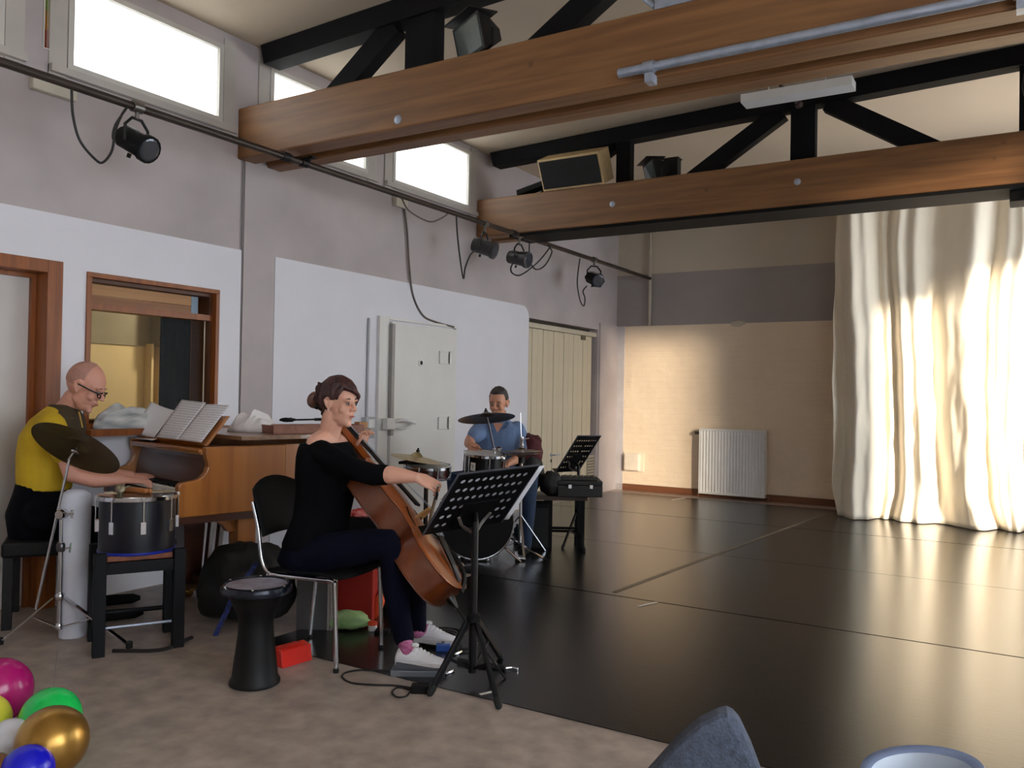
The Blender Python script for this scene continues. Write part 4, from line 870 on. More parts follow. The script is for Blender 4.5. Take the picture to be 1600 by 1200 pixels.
# ================================================================== goblet drum
q = PZ(398, 1068); c = V((q.x, q.y, 0)); s_ = DEP(c)/FPX
zt = P(404, 910, DEP(c)).z
t = thing('goblet_drum', 'black goblet drum standing on the linoleum by the chair', 'drum', c)
H = zt
BLK = mat('black_satin_coat', (8,8,11), 0.5, var=0.15, scale=20, spec=0.3)
bm = nb(); lathe(bm, c, [(0.100,0.0),(0.108,0.006),(0.108,0.018),(0.098,0.035),(0.088,0.12),(0.076,0.22),(0.074,0.27),(0.082,0.31),(0.105,0.36),(0.128,0.40),(0.138,0.44),(0.140,H-0.045),(0.132,H-0.03)], Z, 40); obj('body', bm, BLK, t, smooth=True)
bm = nb(); lathe(bm, c+Z*(H-0.045), [(0.140,0),(0.15,0.004),(0.152,0.022),(0.146,0.036),(0.134,0.04),(0.128,0.034)], Z, 40); obj('rim', bm, mat('dark_blue_rim',(24,28,40),0.22,0.4), t, smooth=True)
bm = nb(); lathe(bm, c+Z*(H-0.012), [(0.13,0),(0.13,0.004),(0.0005,0.005)], Z, 36); obj('skin', bm, mat('printed_skin',(150,152,168),0.45,scale=14,col2=(112,96,104)), t, smooth=True)
for k in range(6):
    a = k*math.pi/3+0.2; e = V((math.cos(a), math.sin(a), 0)); bm = nb(); lathe(bm, c+e*0.141+Z*(H-0.006), [(0.006,0),(0.006,0.005),(0.003,0.007)], Z, 8); obj('bolt', bm, CHROME, t, smooth=True)

# ================================================================== cellist's chair
CF = (HR*0.93-HF*0.37).normalized(); CS = V((CF.y, -CF.x, 0))   # forward, near side (towards camera)
if CS.dot(HF) > 0: CS = -CS
CC = (PZ(525,1051)+PZ(463,1005))/2; CC.z = 0
CC = PZ(525,1051)-CF*0.19-CS*0.2
t = thing('stacking_chair', 'black stacking chair with chrome tube legs under the cellist', 'chair', CC)
def cp(f, s, z): return CC+CF*f+CS*s+Z*z
SH = 0.425
def plate(rows, th, name, m_):
    bm = nb(); g = [[bm.verts.new(p) for p in r] for r in rows]
    for j in range(len(g)-1):
        for i in range(len(g[0])-1): bm.faces.new((g[j][i], g[j][i+1], g[j+1][i+1], g[j+1][i]))
    o = obj(name, bm, m_, t, smooth=True, sharp=3.0); md = o.modifiers.new('thick','SOLIDIFY'); md.thickness = th; md.offset = 0; return o
plate([[cp(-0.2+0.4*j/8, 0.21*(i/4-1)*(1-0.06*abs(j/8-0.5)), SH+0.012*((i/4-1)**2)-0.02*max(0,j/8-0.75)*4*0.5) for i in range(9)] for j in range(9)], 0.012, 'seat', MATTE)
plate([[cp(-0.225-0.085*(j/8)-0.035*(1-(i/4-1)**2), 0.205*(i/4-1)*(1-0.10*max(0,j/8-0.7)/0.3), SH+0.16+0.27*j/8-0.05*max(0,j/8-0.8)/0.2*((i/4-1)**2)*1.0) for i in range(9)] for j in range(9)], 0.011, 'backrest', MATTE)
for sg in (1, -1):
    s = 0.2*sg
    bm = nb(); tube(bm, smoothpts([cp(0.19,s,0.012), cp(0.175,s,SH-0.06), cp(0.165,s*0.98,SH-0.02), cp(0.13,s*0.96,SH-0.014)],5), 0.011, 10); obj('front_leg', bm, CHROME, t, smooth=True)
    bm = nb(); tube(bm, smoothpts([cp(-0.235,s,0.012), cp(-0.2,s,SH-0.05), cp(-0.19,s*0.98,SH-0.018), cp(-0.15,s*0.96,SH-0.014)],5), 0.011, 10); obj('rear_leg', bm, CHROME, t, smooth=True)
    bm = nb(); tube(bm, [cp(-0.19,s*0.96,SH-0.016), cp(0.165,s*0.96,SH-0.016)], 0.0105, 10); obj('side_rail', bm, CHROME, t, smooth=True)
    bm = nb(); tube(bm, smoothpts([cp(-0.12,s*0.93,SH-0.012), cp(-0.20,s*0.95,SH-0.006), cp(-0.24,s*0.97,SH+0.05), cp(-0.265,s*0.97,SH+0.2), cp(-0.30,s*0.97,SH+0.32)],5), 0.0095, 10); obj('back_tube', bm, CHROME, t, smooth=True)
    for f in (0.19, -0.235):
        bm = nb(); lathe(bm, cp(f,s,0), [(0.013,0),(0.014,0.018),(0.011,0.02)], Z, 10); obj('foot_cap', bm, RUBBER, t, smooth=True)

# ================================================================== cello
CB = P(703, 934, 3.90); CT = P(487, 618, 4.31); CA = (CT-CB); CLN = CA.length; CA.normalize()
CN = HR*0.975-HF*0.20; CN = (CN-CA*CN.dot(CA)).normalized(); CX = CN.cross(CA).normalized()
k_ = CLN/1.21
def ce(a, x, n): return CB+CA*(a*k_)+CX*(x*k_)+CN*(n*k_)
vc = thing('cello', 'reddish brown cello held between the cellist\'s knees', 'cello', ce(-0.25,0,0))
VAR = wood('cello_varnish', (116,52,16), (166,86,32), 2, 1.6, 0.28, 0.5, knots=False, bump=0.02)
VARD = wood('cello_ribs', (78,32,11), (112,52,19), 2, 1.2, 0.28, 0.5, knots=False, bump=0.02)
EB = mat('ebony', (16,13,12), 0.32, var=0.2)
hw = [(0.0,0.03),(0.006,0.10),(0.03,0.165),(0.07,0.198),(0.13,0.217),(0.19,0.218),(0.24,0.205),(0.275,0.183),(0.297,0.172),(0.305,0.16),(0.325,0.135),(0.36,0.12),(0.40,0.117),(0.44,0.124),(0.47,0.140),(0.482,0.152),(0.50,0.157),(0.54,0.167),(0.59,0.170),(0.64,0.166),(0.69,0.148),(0.725,0.115),(0.745,0.07),(0.752,0.025)]
def plate2(name, n0, sg, m_):
    bm = nb(); g = []
    for a, w in hw:
        g.append([bm.verts.new(ce(a, (w+0.004)*sx, n0+sg*(0.004+0.024*(1-sx*sx)**1.3*min(1, (w/0.12))*math.sin(math.pi*min(max(a/0.752,0.02),0.98))**0.6))) for sx in [i/8-1 for i in range(17)]])
    for j in range(len(g)-1):
        for i in range(16): bm.faces.new((g[j][i], g[j][i+1], g[j+1][i+1], g[j+1][i]))
    lower = []
    return obj(name, bm, m_, vc, smooth=True, sharp=3.0)
tp = plate2('top_plate', 0.058, 1, VAR); md = tp.modifiers.new('thick','SOLIDIFY'); md.thickness = 0.005; md.offset = 0
bp_ = plate2('back_plate', -0.058, -1, VARD); md = bp_.modifiers.new('thick','SOLIDIFY'); md.thickness = 0.005; md.offset = 0
bm = nb(); loop = [(a, w) for a, w in hw]+[(a, -w) for a, w in reversed(hw)]
r0 = [bm.verts.new(ce(a, w, -0.058)) for a, w in loop]; r1 = [bm.verts.new(ce(a, w, 0.058)) for a, w in loop]
for i in range(len(loop)): j = (i+1) % len(loop); bm.faces.new((r0[i], r0[j], r1[j], r1[i]))
obj('ribs', bm, VARD, vc, smooth=True, sharp=0.9)
bm = nb(); loft(bm, [[ce(a, x*w, n+dn) for x, dn in ((-1,0.012),(1,0.012),(0.8,-0.016),(0,-0.026),(-0.8,-0.016))] for a, w, n in ((0.735,0.019,0.052),(0.76,0.017,0.056),(0.90,0.0155,0.046),(1.02,0.0145,0.036))]); obj('neck', bm, VAR, vc, smooth=True)
bm = nb(); loft(bm, [[ce(a, x*w, n+dn) for x, dn in ((-1,0),(-0.5,0.006),(0,0.008),(0.5,0.006),(1,0),(1,-0.008),(-1,-0.008))] for a, w, n in ((0.43,0.031,0.122),(0.74,0.024,0.088),(1.025,0.016,0.054))]); obj('fingerboard', bm, EB, vc)
bm = nb(); loft(bm, [[ce(a, x*w, n+y*h) for x, y in ((-1,-1),(1,-1),(1,1),(-1,1))] for a, w, n, h in ((1.02,0.015,0.032,0.016),(1.08,0.014,0.018,0.016),(1.14,0.012,0.0,0.014))])
sc = obj('pegbox', bm, VARD, vc, bevel=0.003)
pts = []; rads = []
for k in range(26):
    a = -0.6+k*0.36; rr = 0.036*(1-k/30); pts.append(ce(1.175+rr*math.cos(a), 0, 0.0-rr*math.sin(a))); rads.append(0.014*k_*(1-k/60))
bm = nb(); tube(bm, pts, rads, 10); tube(bm, [ce(1.12,0,0.004), pts[0]], 0.016, 8); lathe(bm, ce(1.175,-0.02,0), [(0.022,0),(0.03,0.006),(0.03,0.034),(0.022,0.04)], CX, 20); obj('scroll', bm, VARD, vc, smooth=True)
for k in range(4):
    a = 1.035+k*0.026; sg = 1 if k % 2 else -1
    bm = nb(); tube(bm, [ce(a,0,0.02-k*0.005), ce(a,0.05*sg,0.02-k*0.005)], 0.006, 8); lathe(bm, ce(a,0.05*sg,0.02-k*0.005), [(0.006,0),(0.015,0.008),(0.016,0.024),(0.007,0.032)], CX*sg, 12); obj('tuning_peg', bm, EB, vc, smooth=True)
bm = nb(); prism(bm, [ce(0.375,x,n) for x, n in ((-0.045,0.08),(-0.03,0.084),(-0.02,0.10),(0.02,0.10),(0.03,0.084),(0.045,0.08),(0.034,0.13),(0.028,0.158),(0,0.165),(-0.028,0.158),(-0.034,0.13))], CA*0.01); obj('bridge', bm, mat('maple_bridge',(196,150,92),0.5), vc)
bm = nb(); loft(bm, [[ce(a, x*w, n+dn) for x, dn in ((-1,0),(0,0.012),(1,0),(0.8,-0.008),(-0.8,-0.008))] for a, w, n in ((0.03,0.012,0.075),(0.1,0.022,0.095),(0.245,0.03,0.122),(0.25,0.026,0.122))]); obj('tailpiece', bm, EB, vc)
for k in range(4):
    x = (k-1.5)
    bm = nb(); tube(bm, [ce(0.24,x*0.013,0.132), ce(0.38,x*0.015,0.162+0.004*(1-abs(x)/1.5)), ce(0.74,x*0.01,0.101), ce(1.02,x*0.007,0.064)], 0.0011, 5); obj('string', bm, STEEL, vc)
for sg in (-1, 1):
    bm = nb(); pts = smoothpts([ce(0.305,0.092*sg,0.0675), ce(0.318,0.102*sg,0.067), ce(0.345,0.088*sg,0.0705), ce(0.39,0.078*sg,0.073), ce(0.42,0.066*sg,0.077), ce(0.44,0.056*sg,0.079), ce(0.435,0.047*sg,0.081)], 5)
    tube(bm, pts, [0.004+0.003*math.sin(math.pi*i/(len(pts)-1)) for i in range(len(pts))], 6); obj('f_hole', bm, MATTE, vc)
ep = PZ(727, 990, 0.0); e0 = ce(-0.005,0,0); tip = e0-CA*0.1*k_
tip2 = e0+(V((ep.x,ep.y,0.0))-e0); dirn = (-CA+V((0,0,0))).normalized(); tz = e0.z/(-dirn.z) if dirn.z < 0 else 0.3
bm = nb(); tube(bm, [e0, e0+dirn*(tz-0.003)], 0.005, 8); obj('endpin', bm, SATIN, vc, smooth=True)
bm = nb(); lathe(bm, e0+CA*0.01, [(0.022,0),(0.02,0.02),(0.012,0.05),(0.010,0.062)], dirn, 14); obj('endpin_socket', bm, EB, vc, smooth=True)
# tail-gut cable clamp hanging down the top plate
bm = nb(); tube(bm, smoothpts([ce(0.215,-0.07,0.10), ce(0.15,-0.075,0.112), ce(0.05,-0.05,0.10), ce(-0.01,-0.02,0.05)],5), 0.012, 8); o = obj('pickup_clamp', bm, BLACK, vc, smooth=True)
bm = nb(); tube(bm, [ce(0.105,-0.072,0.108), ce(0.085,-0.068,0.108)], 0.016, 10); obj('clamp_ring', bm, CHROME, o, smooth=True)

# bow in the right hand
h0 = P(683, 766, 3.70); h1 = P(672, 816, 3.86)
bw = thing('cello_bow', 'cello bow held in the cellist\'s right hand', 'bow', h1)
bd = (P(668, 822, 4.0)-h0); far = h0+bd.normalized()*0.62; bdir = bd.normalized()
bm = nb(); tube(bm, [h0-bdir*0.03, h0+bdir*0.3, far], [0.0055,0.0048,0.0038], 8); obj('stick', bm, wood('bow_wood',(120,84,50),(160,120,76),2,3,0.35,knots=False), bw, smooth=True)
sd_ = bdir.cross(Z).normalized(); un = sd_.cross(bdir)
bm = nb(); bar(bm, h0+bdir*0.02+un*-0.018, far-bdir*0.01+un*-0.010, 0.009, 0.0015, un); obj('hair', bm, mat('bow_hair',(188,176,150),0.7), bw)
bm = nb(); box(bm, h0+bdir*0.03-un*0.012, (0.05,0.012,0.018), bdir, sd_, un); o = obj('frog', bm, EB, bw, bevel=0.002)
bm = nb(); box(bm, h0+bdir*0.052-un*0.012, (0.008,0.0135,0.02), bdir, sd_, un); obj('ferrule', bm, CHROME, o)
bm = nb(); tube(bm, [h0-bdir*0.045, h0-bdir*0.028], 0.006, 8); obj('screw_button', bm, CHROME, bw, smooth=True)

# ================================================================== people
SKIN = mat('skin_light', (214,160,138), 0.5, var=0.05, scale=12)
SKINT = mat('skin_tanned', (204,144,116), 0.5, var=0.06, scale=12)
SKINP = mat('skin_pink', (206,148,128), 0.5, var=0.06, scale=12)
EYEW = mat('eye_white', (168,152,142), 0.4); EYED = mat('eye_dark', (34,24,20), 0.25)
LIP = mat('lip', (168,92,86), 0.5)
class Head:
    def __init__(s, c, F, up, sc):
        s.c = V(c); s.F = F.normalized(); s.R = s.F.cross(up).normalized(); s.U = s.R.cross(s.F); s.s = sc
    def p(s, x, y, z): return s.c+(s.R*x+s.F*y+s.U*z)*s.s
    def el(s, bm, c, r, nu=20, nv=12, fn=None): ellip(bm, s.p(*c), tuple(q*s.s for q in r), s.R, s.F, s.U, nu, nv, fn)
    def lm(s, bm, pts, n=10): limb(bm, [(s.p(*a), r*s.s) for a, r in pts], n)
    def skin(s, bm, male=False):
        s.el(bm, (0,-0.012,0.032), (0.074,0.096,0.098), 24, 14)
        s.el(bm, (0,0.034,0.03), (0.062,0.056,0.072))                 # brow and forehead
        s.el(bm, (0,0.028,-0.045), (0.057,0.062,0.066))               # face
        s.el(bm, (0,0.036,-0.082), (0.046 if male else 0.041,0.05,0.040))   # jaw
        s.el(bm, (0,0.074,-0.104), (0.021,0.018,0.017))               # chin
        for k in (-1, 1):
            s.el(bm, (0.036*k,0.058,-0.026), (0.024,0.026,0.026))     # cheek
            s.el(bm, (0.030*k,0.078,0.026), (0.026,0.014,0.009))      # brow ridge
            s.el(bm, (0.041*k,0.018,-0.070), (0.014,0.036,0.022))     # jaw corner
            # ear: rim, lobe and inner bowl
            s.lm(bm, [((0.075*k,-0.002,-0.032),0.008), ((0.083*k,-0.020,-0.010),0.007), ((0.088*k,-0.027,0.014),0.0075), ((0.084*k,-0.012,0.030),0.0075), ((0.076*k,0.004,0.022),0.006)])
            s.el(bm, (0.073*k,-0.008,-0.002), (0.009,0.018,0.028))
        s.lm(bm, [((0,0.084,0.026),0.009), ((0,0.098,0.0),0.010), ((0,0.110,-0.020),0.0125)])   # nose
        for k in (-1, 1): s.el(bm, (0.012*k,0.098,-0.024), (0.009,0.012,0.009))
        s.el(bm, (0,0.086,-0.052), (0.024,0.012,0.008)); s.el(bm, (0,0.084,-0.066), (0.021,0.012,0.009))   # lip mounds
    def extras(s, par, eye=EYED, lid=None, down=0.0, brow=None, skin=None):
        for k in (-1, 1):
            bm = nb(); s.el(bm, (0.030*k,0.082,0.006), (0.0135,0.009,0.0075), 14, 8); e = obj('eye', bm, EYEW, par, smooth=True)
            bm = nb(); s.el(bm, (0.031*k,0.0895,0.004-down), (0.006,0.0035,0.0062), 12, 8); obj('iris', bm, eye, e, smooth=True)
            bm = nb(); pts = [s.p((0.030+0.016*q)*k, 0.0905-0.006*q*q-0.002*abs(q), 0.0135-0.004*q*q) for q in (-1,-0.5,0,0.5,1)]; tube(bm, pts, 0.0019*s.s, 6); obj('lash_line', bm, brow or EYED, e)
            bm = nb(); pts = [s.p((0.031+0.02*q)*k, 0.0915-0.008*q*q, 0.031+0.003-0.005*q*q) for q in (-1,-0.5,0,0.5,1)]; tube(bm, pts, [0.0015*s.s,0.003*s.s,0.0034*s.s,0.003*s.s,0.0012*s.s], 6); obj('eyebrow', bm, brow or EYED, par)
        bm = nb(); tube(bm, [s.p(x, 0.0985-7*x*x, -0.0585-(2.2*x*x)) for x in (-0.022,-0.014,-0.006,0,0.006,0.014,0.022)], [q*s.s for q in (0.0012,0.0038,0.005,0.0046,0.005,0.0038,0.0012)], 8); obj('lips', bm, LIP, par, smooth=True)
def hand(bm, W, F, B, T, s=1.0, curl=(0.5,0.5,0.5,0.5), thumb=0.0, spread=0.06):
    F = F.normalized(); B = (B-F*B.dot(F)).normalized(); T0 = T; T = F.cross(B).normalized()
    if T.dot(T0) < 0: T = -T
    rings = []
    for a, w, h in ((-0.02,0.024,0.019),(0.0,0.026,0.018),(0.03,0.034,0.017),(0.06,0.041,0.015),(0.088,0.040,0.012)):
        rings.append(ring(W+F*a*s, T, B, 14, w*s, h*s))
    loft(bm, rings)
    for k, (off, ln, r) in enumerate(((0.031,0.070,0.0088),(0.0105,0.078,0.0090),(-0.0105,0.073,0.0086),(-0.030,0.056,0.0076))):
        p = W+F*0.082*s+T*off*s; ang = curl[k]*0.45; pts = [(p-F*0.012*s, r*s), (p, r*s)]
        d0 = (F+T*(spread*(1.5-k))).normalized()
        for seg, q in ((0.46,1.0),(0.30,1.05),(0.24,0.8)):
            d = (d0*math.cos(ang)-B*math.sin(ang)).normalized(); p = p+d*ln*seg*s; pts.append((p, r*s*(0.96-0.08*len(pts)*0.5))); ang += curl[k]*q
        limb(bm, pts, 10)
    p = W+F*0.022*s+T*0.026*s; d = (F*(0.62+thumb)+T*0.62-B*0.42).normalized(); p2 = p+d*0.036*s; d2 = (F*(0.85+thumb)+T*0.22-B*0.45).normalized(); p3 = p2+d2*0.030*s; p4 = p3+(F*0.9-B*0.3).normalized()*0.024*s
    limb(bm, [(p-d*0.012*s,0.013*s),(p,0.0125*s),(p2,0.0108*s),(p3,0.0098*s),(p4,0.0085*s)], 10)
def torso(bm, lv):   # (centre, S, F, half-width, half-depth)
    loft(bm, [[c+S*(hw*math.copysign(abs(math.cos(a))**0.85, math.cos(a)))+F*(hd*math.copysign(abs(math.sin(a))**0.85, math.sin(a))) for a in [2*math.pi*i/24 for i in range(24)]] for c, S, F, hw, hd in lv])

# ---------------------------------------------------------------- cellist
WF = (HR*0.91-HF*0.41).normalized(); WS = V((-WF.y, WF.x, 0))
if WS.dot(HF) > 0: WS = -WS                    # towards the camera
base = PZ(500, 1000); per = thing('person', 'woman in black top and navy trousers seated playing the cello', 'person', V((CC.x, CC.y, 0.0)))
hd_ = Head(P(530, 630, 4.04), HR*0.86-HF*0.46-Z*0.10, Z, 0.90)
rw = P(650, 746, 3.72); lw = P(561, 704, 4.22)
bm = nb(); hd_.skin(bm)
limb(bm, [(P(521,652,4.05),0.055), (P(516,672,4.06),0.052), (P(510,694,4.07),0.06)])
limb(bm, [(P(493,692,3.97),0.044), (P(510,685,4.06),0.060), (P(530,693,4.17),0.044)])
limb(bm, [(P(560,733,3.82),0.042), (P(590,742,3.78),0.043), (P(612,742,3.75),0.041), (P(632,744,3.735),0.033), (rw,0.024)])
hand(bm, rw, HR*0.86-Z*0.34+HF*0.06, Z*0.75-HF*0.62+HR*0.25, HF, 0.92, (0.62,0.72,0.78,0.7), 0.1)
limb(bm, [(P(574,740,4.42),0.042), (P(568,724,4.34),0.038), (lw,0.026)])
hand(bm, lw, Z*0.82+HR*0.28-HF*0.10, -HR*0.75+HF*0.5+Z*0.2, -HF*0.6-HR*0.3, 0.92, (0.85,0.8,0.75,0.7), 0.0)
body = remeshed('body', bm, SKIN, per, 0.0042, 5)
hd_.extras(per, brow=mat('brow_brown',(58,36,30),0.7))
bm = nb()
def wt(px, py, d, hw, hdp): return (P(px, py, d), WS, WF, hw, hdp)
torso(bm, [wt(492,878,4.06,0.17,0.125), wt(494,845,4.06,0.178,0.135), wt(503,805,4.06,0.15,0.118), wt(509,770,4.06,0.155,0.125), wt(512,740,4.06,0.17,0.132), wt(511,712,4.07,0.178,0.112), wt(509,699,4.07,0.16,0.100), wt(508,691,4.07,0.14,0.090)])
limb(bm, [(P(500,706,3.95),0.060), (P(520,716,3.90),0.058), (P(552,733,3.83),0.052), (P(585,742,3.78),0.050), (P(603,742,3.765),0.047)])
limb(bm, [(P(520,704,4.22),0.058), (P(545,725,4.34),0.052), (P(574,741,4.43),0.047)])
limb(bm, [(P(528,748,4.0),0.055), (P(534,752,4.0),0.05)])
BT = mat('black_jersey', (7,7,11), 0.9, var=0.2, scale=10, bump=0.1, bscale=20, spec=0.1)
remeshed('top', bm, BT, per, 0.006, 5)
NAVY = mat('navy_cotton', (7,9,26), 0.9, var=0.2, scale=8, bump=0.2, bscale=18, spec=0.12)
bm = nb()
torso(bm, [wt(492,893,4.05,0.15,0.11), wt(490,872,4.06,0.185,0.15), wt(494,842,4.06,0.17,0.125)])
limb(bm, [(P(488,866,3.96),0.092), (P(530,860,3.91),0.088), (P(575,852,3.86),0.078), (P(606,850,3.84),0.072), (P(617,868,3.84),0.068), (P(617,905,3.86),0.064), (P(622,950,3.88),0.054), (P(631,996,3.90),0.049)])
limb(bm, [(P(500,864,4.16),0.092), (P(560,858,4.22),0.086), (P(625,850,4.27),0.07), (P(644,866,4.27),0.066), (P(648,910,4.24),0.06), (P(652,980,4.2),0.047)])
remeshed('trousers', bm, NAVY, per, 0.0065, 5)
def shoe(heel, d, ln, par, lacing=True, nm='shoe'):
    d = V((d.x,d.y,0)).normalized(); s = V((-d.y,d.x,0)); z0 = heel.z; bm = nb(); rings = []
    for a, w, h in ((0.0,0.028,0.055),(0.04,0.034,0.075),(0.25,0.036,0.088),(0.42,0.038,0.082),(0.62,0.043,0.062),(0.8,0.044,0.046),(0.93,0.036,0.036),(1.0,0.018,0.026)):
        c = heel+d*(a*ln); rings.append([c+s*(w*math.cos(t))*(1.0)+Z*(0.022+max(0,math.sin(t))*(h-0.022)-max(0,-math.sin(t))*0.004) for t in [2*math.pi*i/16 for i in range(16)]])
    loft(bm, rings); o = obj(nm, bm, mat('white_leather',(222,220,224),0.45,var=0.05,scale=16,bump=0.1), par, smooth=True, sharp=1.5)
    bm = nb(); out = []
    for a, w in ((-0.01,0.02),(0.03,0.034),(0.3,0.038),(0.6,0.046),(0.8,0.048),(0.95,0.038),(1.02,0.018)): out.append((a, w))
    poly = [heel+d*(a*ln)+s*w for a, w in out]+[heel+d*(a*ln)-s*w for a, w in reversed(out)]; prism(bm, poly, Z*0.026); obj('sole', bm, mat('white_rubber',(204,200,200),0.6), o, bevel=0.004)
    for k in range(5):
        a = 0.38+k*0.075; h = 0.086-0.0085*k; bm = nb(); tube(bm, smoothpts([heel+d*(a*ln)-s*0.028+Z*(h-0.014), heel+d*(a*ln+0.006)+Z*(h+0.004), heel+d*((a+0.03)*ln)+s*0.028+Z*(h-0.014)],4), 0.0034, 6); obj('lace', bm, WHITEM, o, smooth=True)
    bm = nb(); lump(bm, heel+d*(0.36*ln)+Z*0.094, (0.02,0.018,0.009), 0.3, 2, 1, flat=False); obj('lace_knot', bm, WHITEM, o, smooth=True)
    return o
PINK = mat('pink_striped_sock', (150,66,110), 0.85, scale=40, col2=(196,120,160), stretch=(1,1,3))
for (hp, ank, fd) in ((PZ(619,1038,0.028), P(631,1000,3.90), HR*0.98-HF*0.16), (PZ(644,1000,0.022), P(652,986,4.19), HR*0.98-HF*0.25)):
    shoe(hp, fd, 0.238, per); bm = nb(); limb(bm, [(V((hp.x,hp.y,hp.z+0.07))+fd*0.055, 0.034), (ank, 0.036)]); obj('sock', bm, PINK, per, smooth=True)
# hair: cap with swept fringe, low bun
HAIR = mat('auburn_hair', (40,19,20), 0.45, scale=10, bump=0.9, bscale=30, stretch=(4,4,0.6), col2=(84,42,40))
bm = nb()
def hairfn(x, y, z):
    ang = y; t = 0.0
    # the face opening: in front and below the fringe line
    line = 0.42+0.28*x if True else 0
    if y > 0.30 and z < line: t = min(1.0, (y-0.30)/0.25)*min(1.0, (line-z)/0.18)
    if z < -0.55: t = max(t, min(1.0, (-0.55-z)/0.3)*0.9)
    if y > -0.30 and z < -0.02 : t = max(t, min(1, (y+0.30)/0.2)*min(1, (-0.02-z)/0.1))
    k = 1.0+0.035*noise.noise(V((x*4, y*4, z*4)))+0.012*noise.noise(V((x*14, y*14, z*3)))
    return k*(1-t)+0.80*t
hd_.el(bm, (0,-0.012,0.036), (0.092,0.116,0.116), 56, 40, hairfn)
obj('hair', bm, HAIR, per, smooth=True, sharp=3.0)
bm = nb(); 
for k in range(9):   # swept fringe strands towards her left temple
    a = k/8; hd_.lm(bm, [((0.055-0.02*a,0.060+0.012*a,0.100-0.012*a),0.012), ((0.02-0.03*a,0.098,0.082-0.010*a),0.013), ((-0.035-0.012*a,0.094-0.004*a,0.058-0.012*a),0.011), ((-0.066,0.066-0.012*a,0.016-0.03*a),0.006)], 8)
for k in range(5):
    a = k/4; hd_.lm(bm, [((0.05+0.004*a,0.062-0.01*a,0.098),0.012), ((0.074,0.05-0.012*a,0.060),0.012), ((0.080,0.026-0.012*a,0.026),0.009), ((0.080,0.006-0.010*a,0.022+0.01*a),0.006)], 8)
remeshed('fringe', bm, HAIR, per, 0.004, 3)
bm = nb(); lump(bm, hd_.p(0.0,-0.125,0.015), (0.032,0.036,0.04), 0.35, 3.5, 2, flat=False); lump(bm, hd_.p(0.03,-0.100,0.06), (0.026,0.034,0.034), 0.4, 4, 5, flat=False); obj('bun', bm, HAIR, per, smooth=True, sharp=3.0)
bm = nb(); hd_.el(bm, (0.078,-0.004,-0.036), (0.005,0.005,0.005), 10, 8); obj('earring', bm, mat('pearl',(225,215,205),0.2), per, smooth=True)

# ---------------------------------------------------------------- pianist
QF = (HR*0.88+HF*0.42).normalized(); QS = V((QF.y, -QF.x, 0))
if QS.dot(HF) > 0: QS = -QS
pe2 = thing('person', 'bald man in yellow shirt and glasses playing the grand piano', 'person', PZ(55, 975))
h2 = Head(P(133, 604, 4.60), HR*0.89+HF*0.10-Z*0.45, Z, 1.04)
rw2 = P(192, 750, 4.50); lw2 = P(205, 744, 4.92)
bm = nb(); h2.skin(bm, True)
limb(bm, [(P(118,622,4.62),0.062), (P(108,636,4.63),0.062), (P(96,652,4.64),0.07)])
limb(bm, [(P(100,700,4.42),0.050), (P(112,742,4.40),0.046), (P(150,750,4.44),0.043), (rw2,0.029)])
hand(bm, rw2, HR*0.92+HF*0.32-Z*0.04, Z*0.95-HF*0.25, HF*0.9-HR*0.3, 1.02, (0.42,0.5,0.52,0.45), 0.05)
limb(bm, [(P(128,700,4.85),0.050), (P(140,735,4.90),0.045), (lw2,0.029)])
hand(bm, lw2, HR*0.9+HF*0.34-Z*0.04, Z*0.95-HF*0.25, -HF*0.9+HR*0.3, 1.02, (0.42,0.5,0.5,0.45))
remeshed('body', bm, SKINP, pe2, 0.005, 5)
h2.extras(pe2, down=0.004, brow=mat('brow_grey',(120,96,84),0.8))
bm = nb()
def qt(px, py, d, hw, hdp): return (P(px, py, d), QS, QF, hw, hdp)
torso(bm, [qt(70,764,4.62,0.18,0.135), qt(70,742,4.62,0.185,0.14), qt(70,710,4.62,0.185,0.14), qt(75,680,4.62,0.195,0.14), qt(83,656,4.63,0.19,0.115), qt(91,642,4.63,0.13,0.085), qt(97,634,4.63,0.085,0.068)])
limb(bm, [(P(80,664,4.46),0.072), (P(90,684,4.43),0.066), (P(100,708,4.41),0.062)])
limb(bm, [(P(98,660,4.80),0.072), (P(115,684,4.84),0.064), (P(128,706,4.86),0.060)])
remeshed('shirt', bm, mat('yellow_jersey', (196,162,24), 0.8, var=0.12, scale=6, bump=0.3, bscale=10), pe2, 0.007, 5)
bm = nb(); torso(bm, [qt(82,700,4.62,0.10,0.15), qt(92,672,4.61,0.13,0.135), qt(100,652,4.61,0.13,0.105), qt(100,640,4.62,0.098,0.078), qt(98,632,4.63,0.084,0.072)]); remeshed('shirt_front', bm, mat('dark_olive_jersey',(62,50,32),0.85,var=0.1), pe2, 0.007, 5)
bm = nb(); tube(bm, smoothpts([P(123,643,4.52), P(126,655,4.51), P(129,668,4.50)],5), 0.004, 6); obj('necklace', bm, mat('gold_chain',(200,170,90),0.3,0.8), pe2)
bm = nb(); torso(bm, [qt(62,836,4.62,0.17,0.15), qt(62,800,4.62,0.20,0.165), qt(66,768,4.62,0.185,0.14), qt(69,752,4.62,0.18,0.136)])
for k, dd in ((-1, 4.48), (1, 4.78)):
    limb(bm, [(P(66,806,dd),0.098), (P(105,806,dd+0.04),0.09), (P(150,812,dd+0.09),0.07), (P(158,835,dd+0.1),0.066), (P(150,890,dd+0.08),0.058), (P(144,945,dd+0.06),0.05)])
remeshed('trousers', bm, mat('black_denim',(7,8,15),0.9,var=0.25,scale=10,spec=0.1), pe2, 0.008, 4)
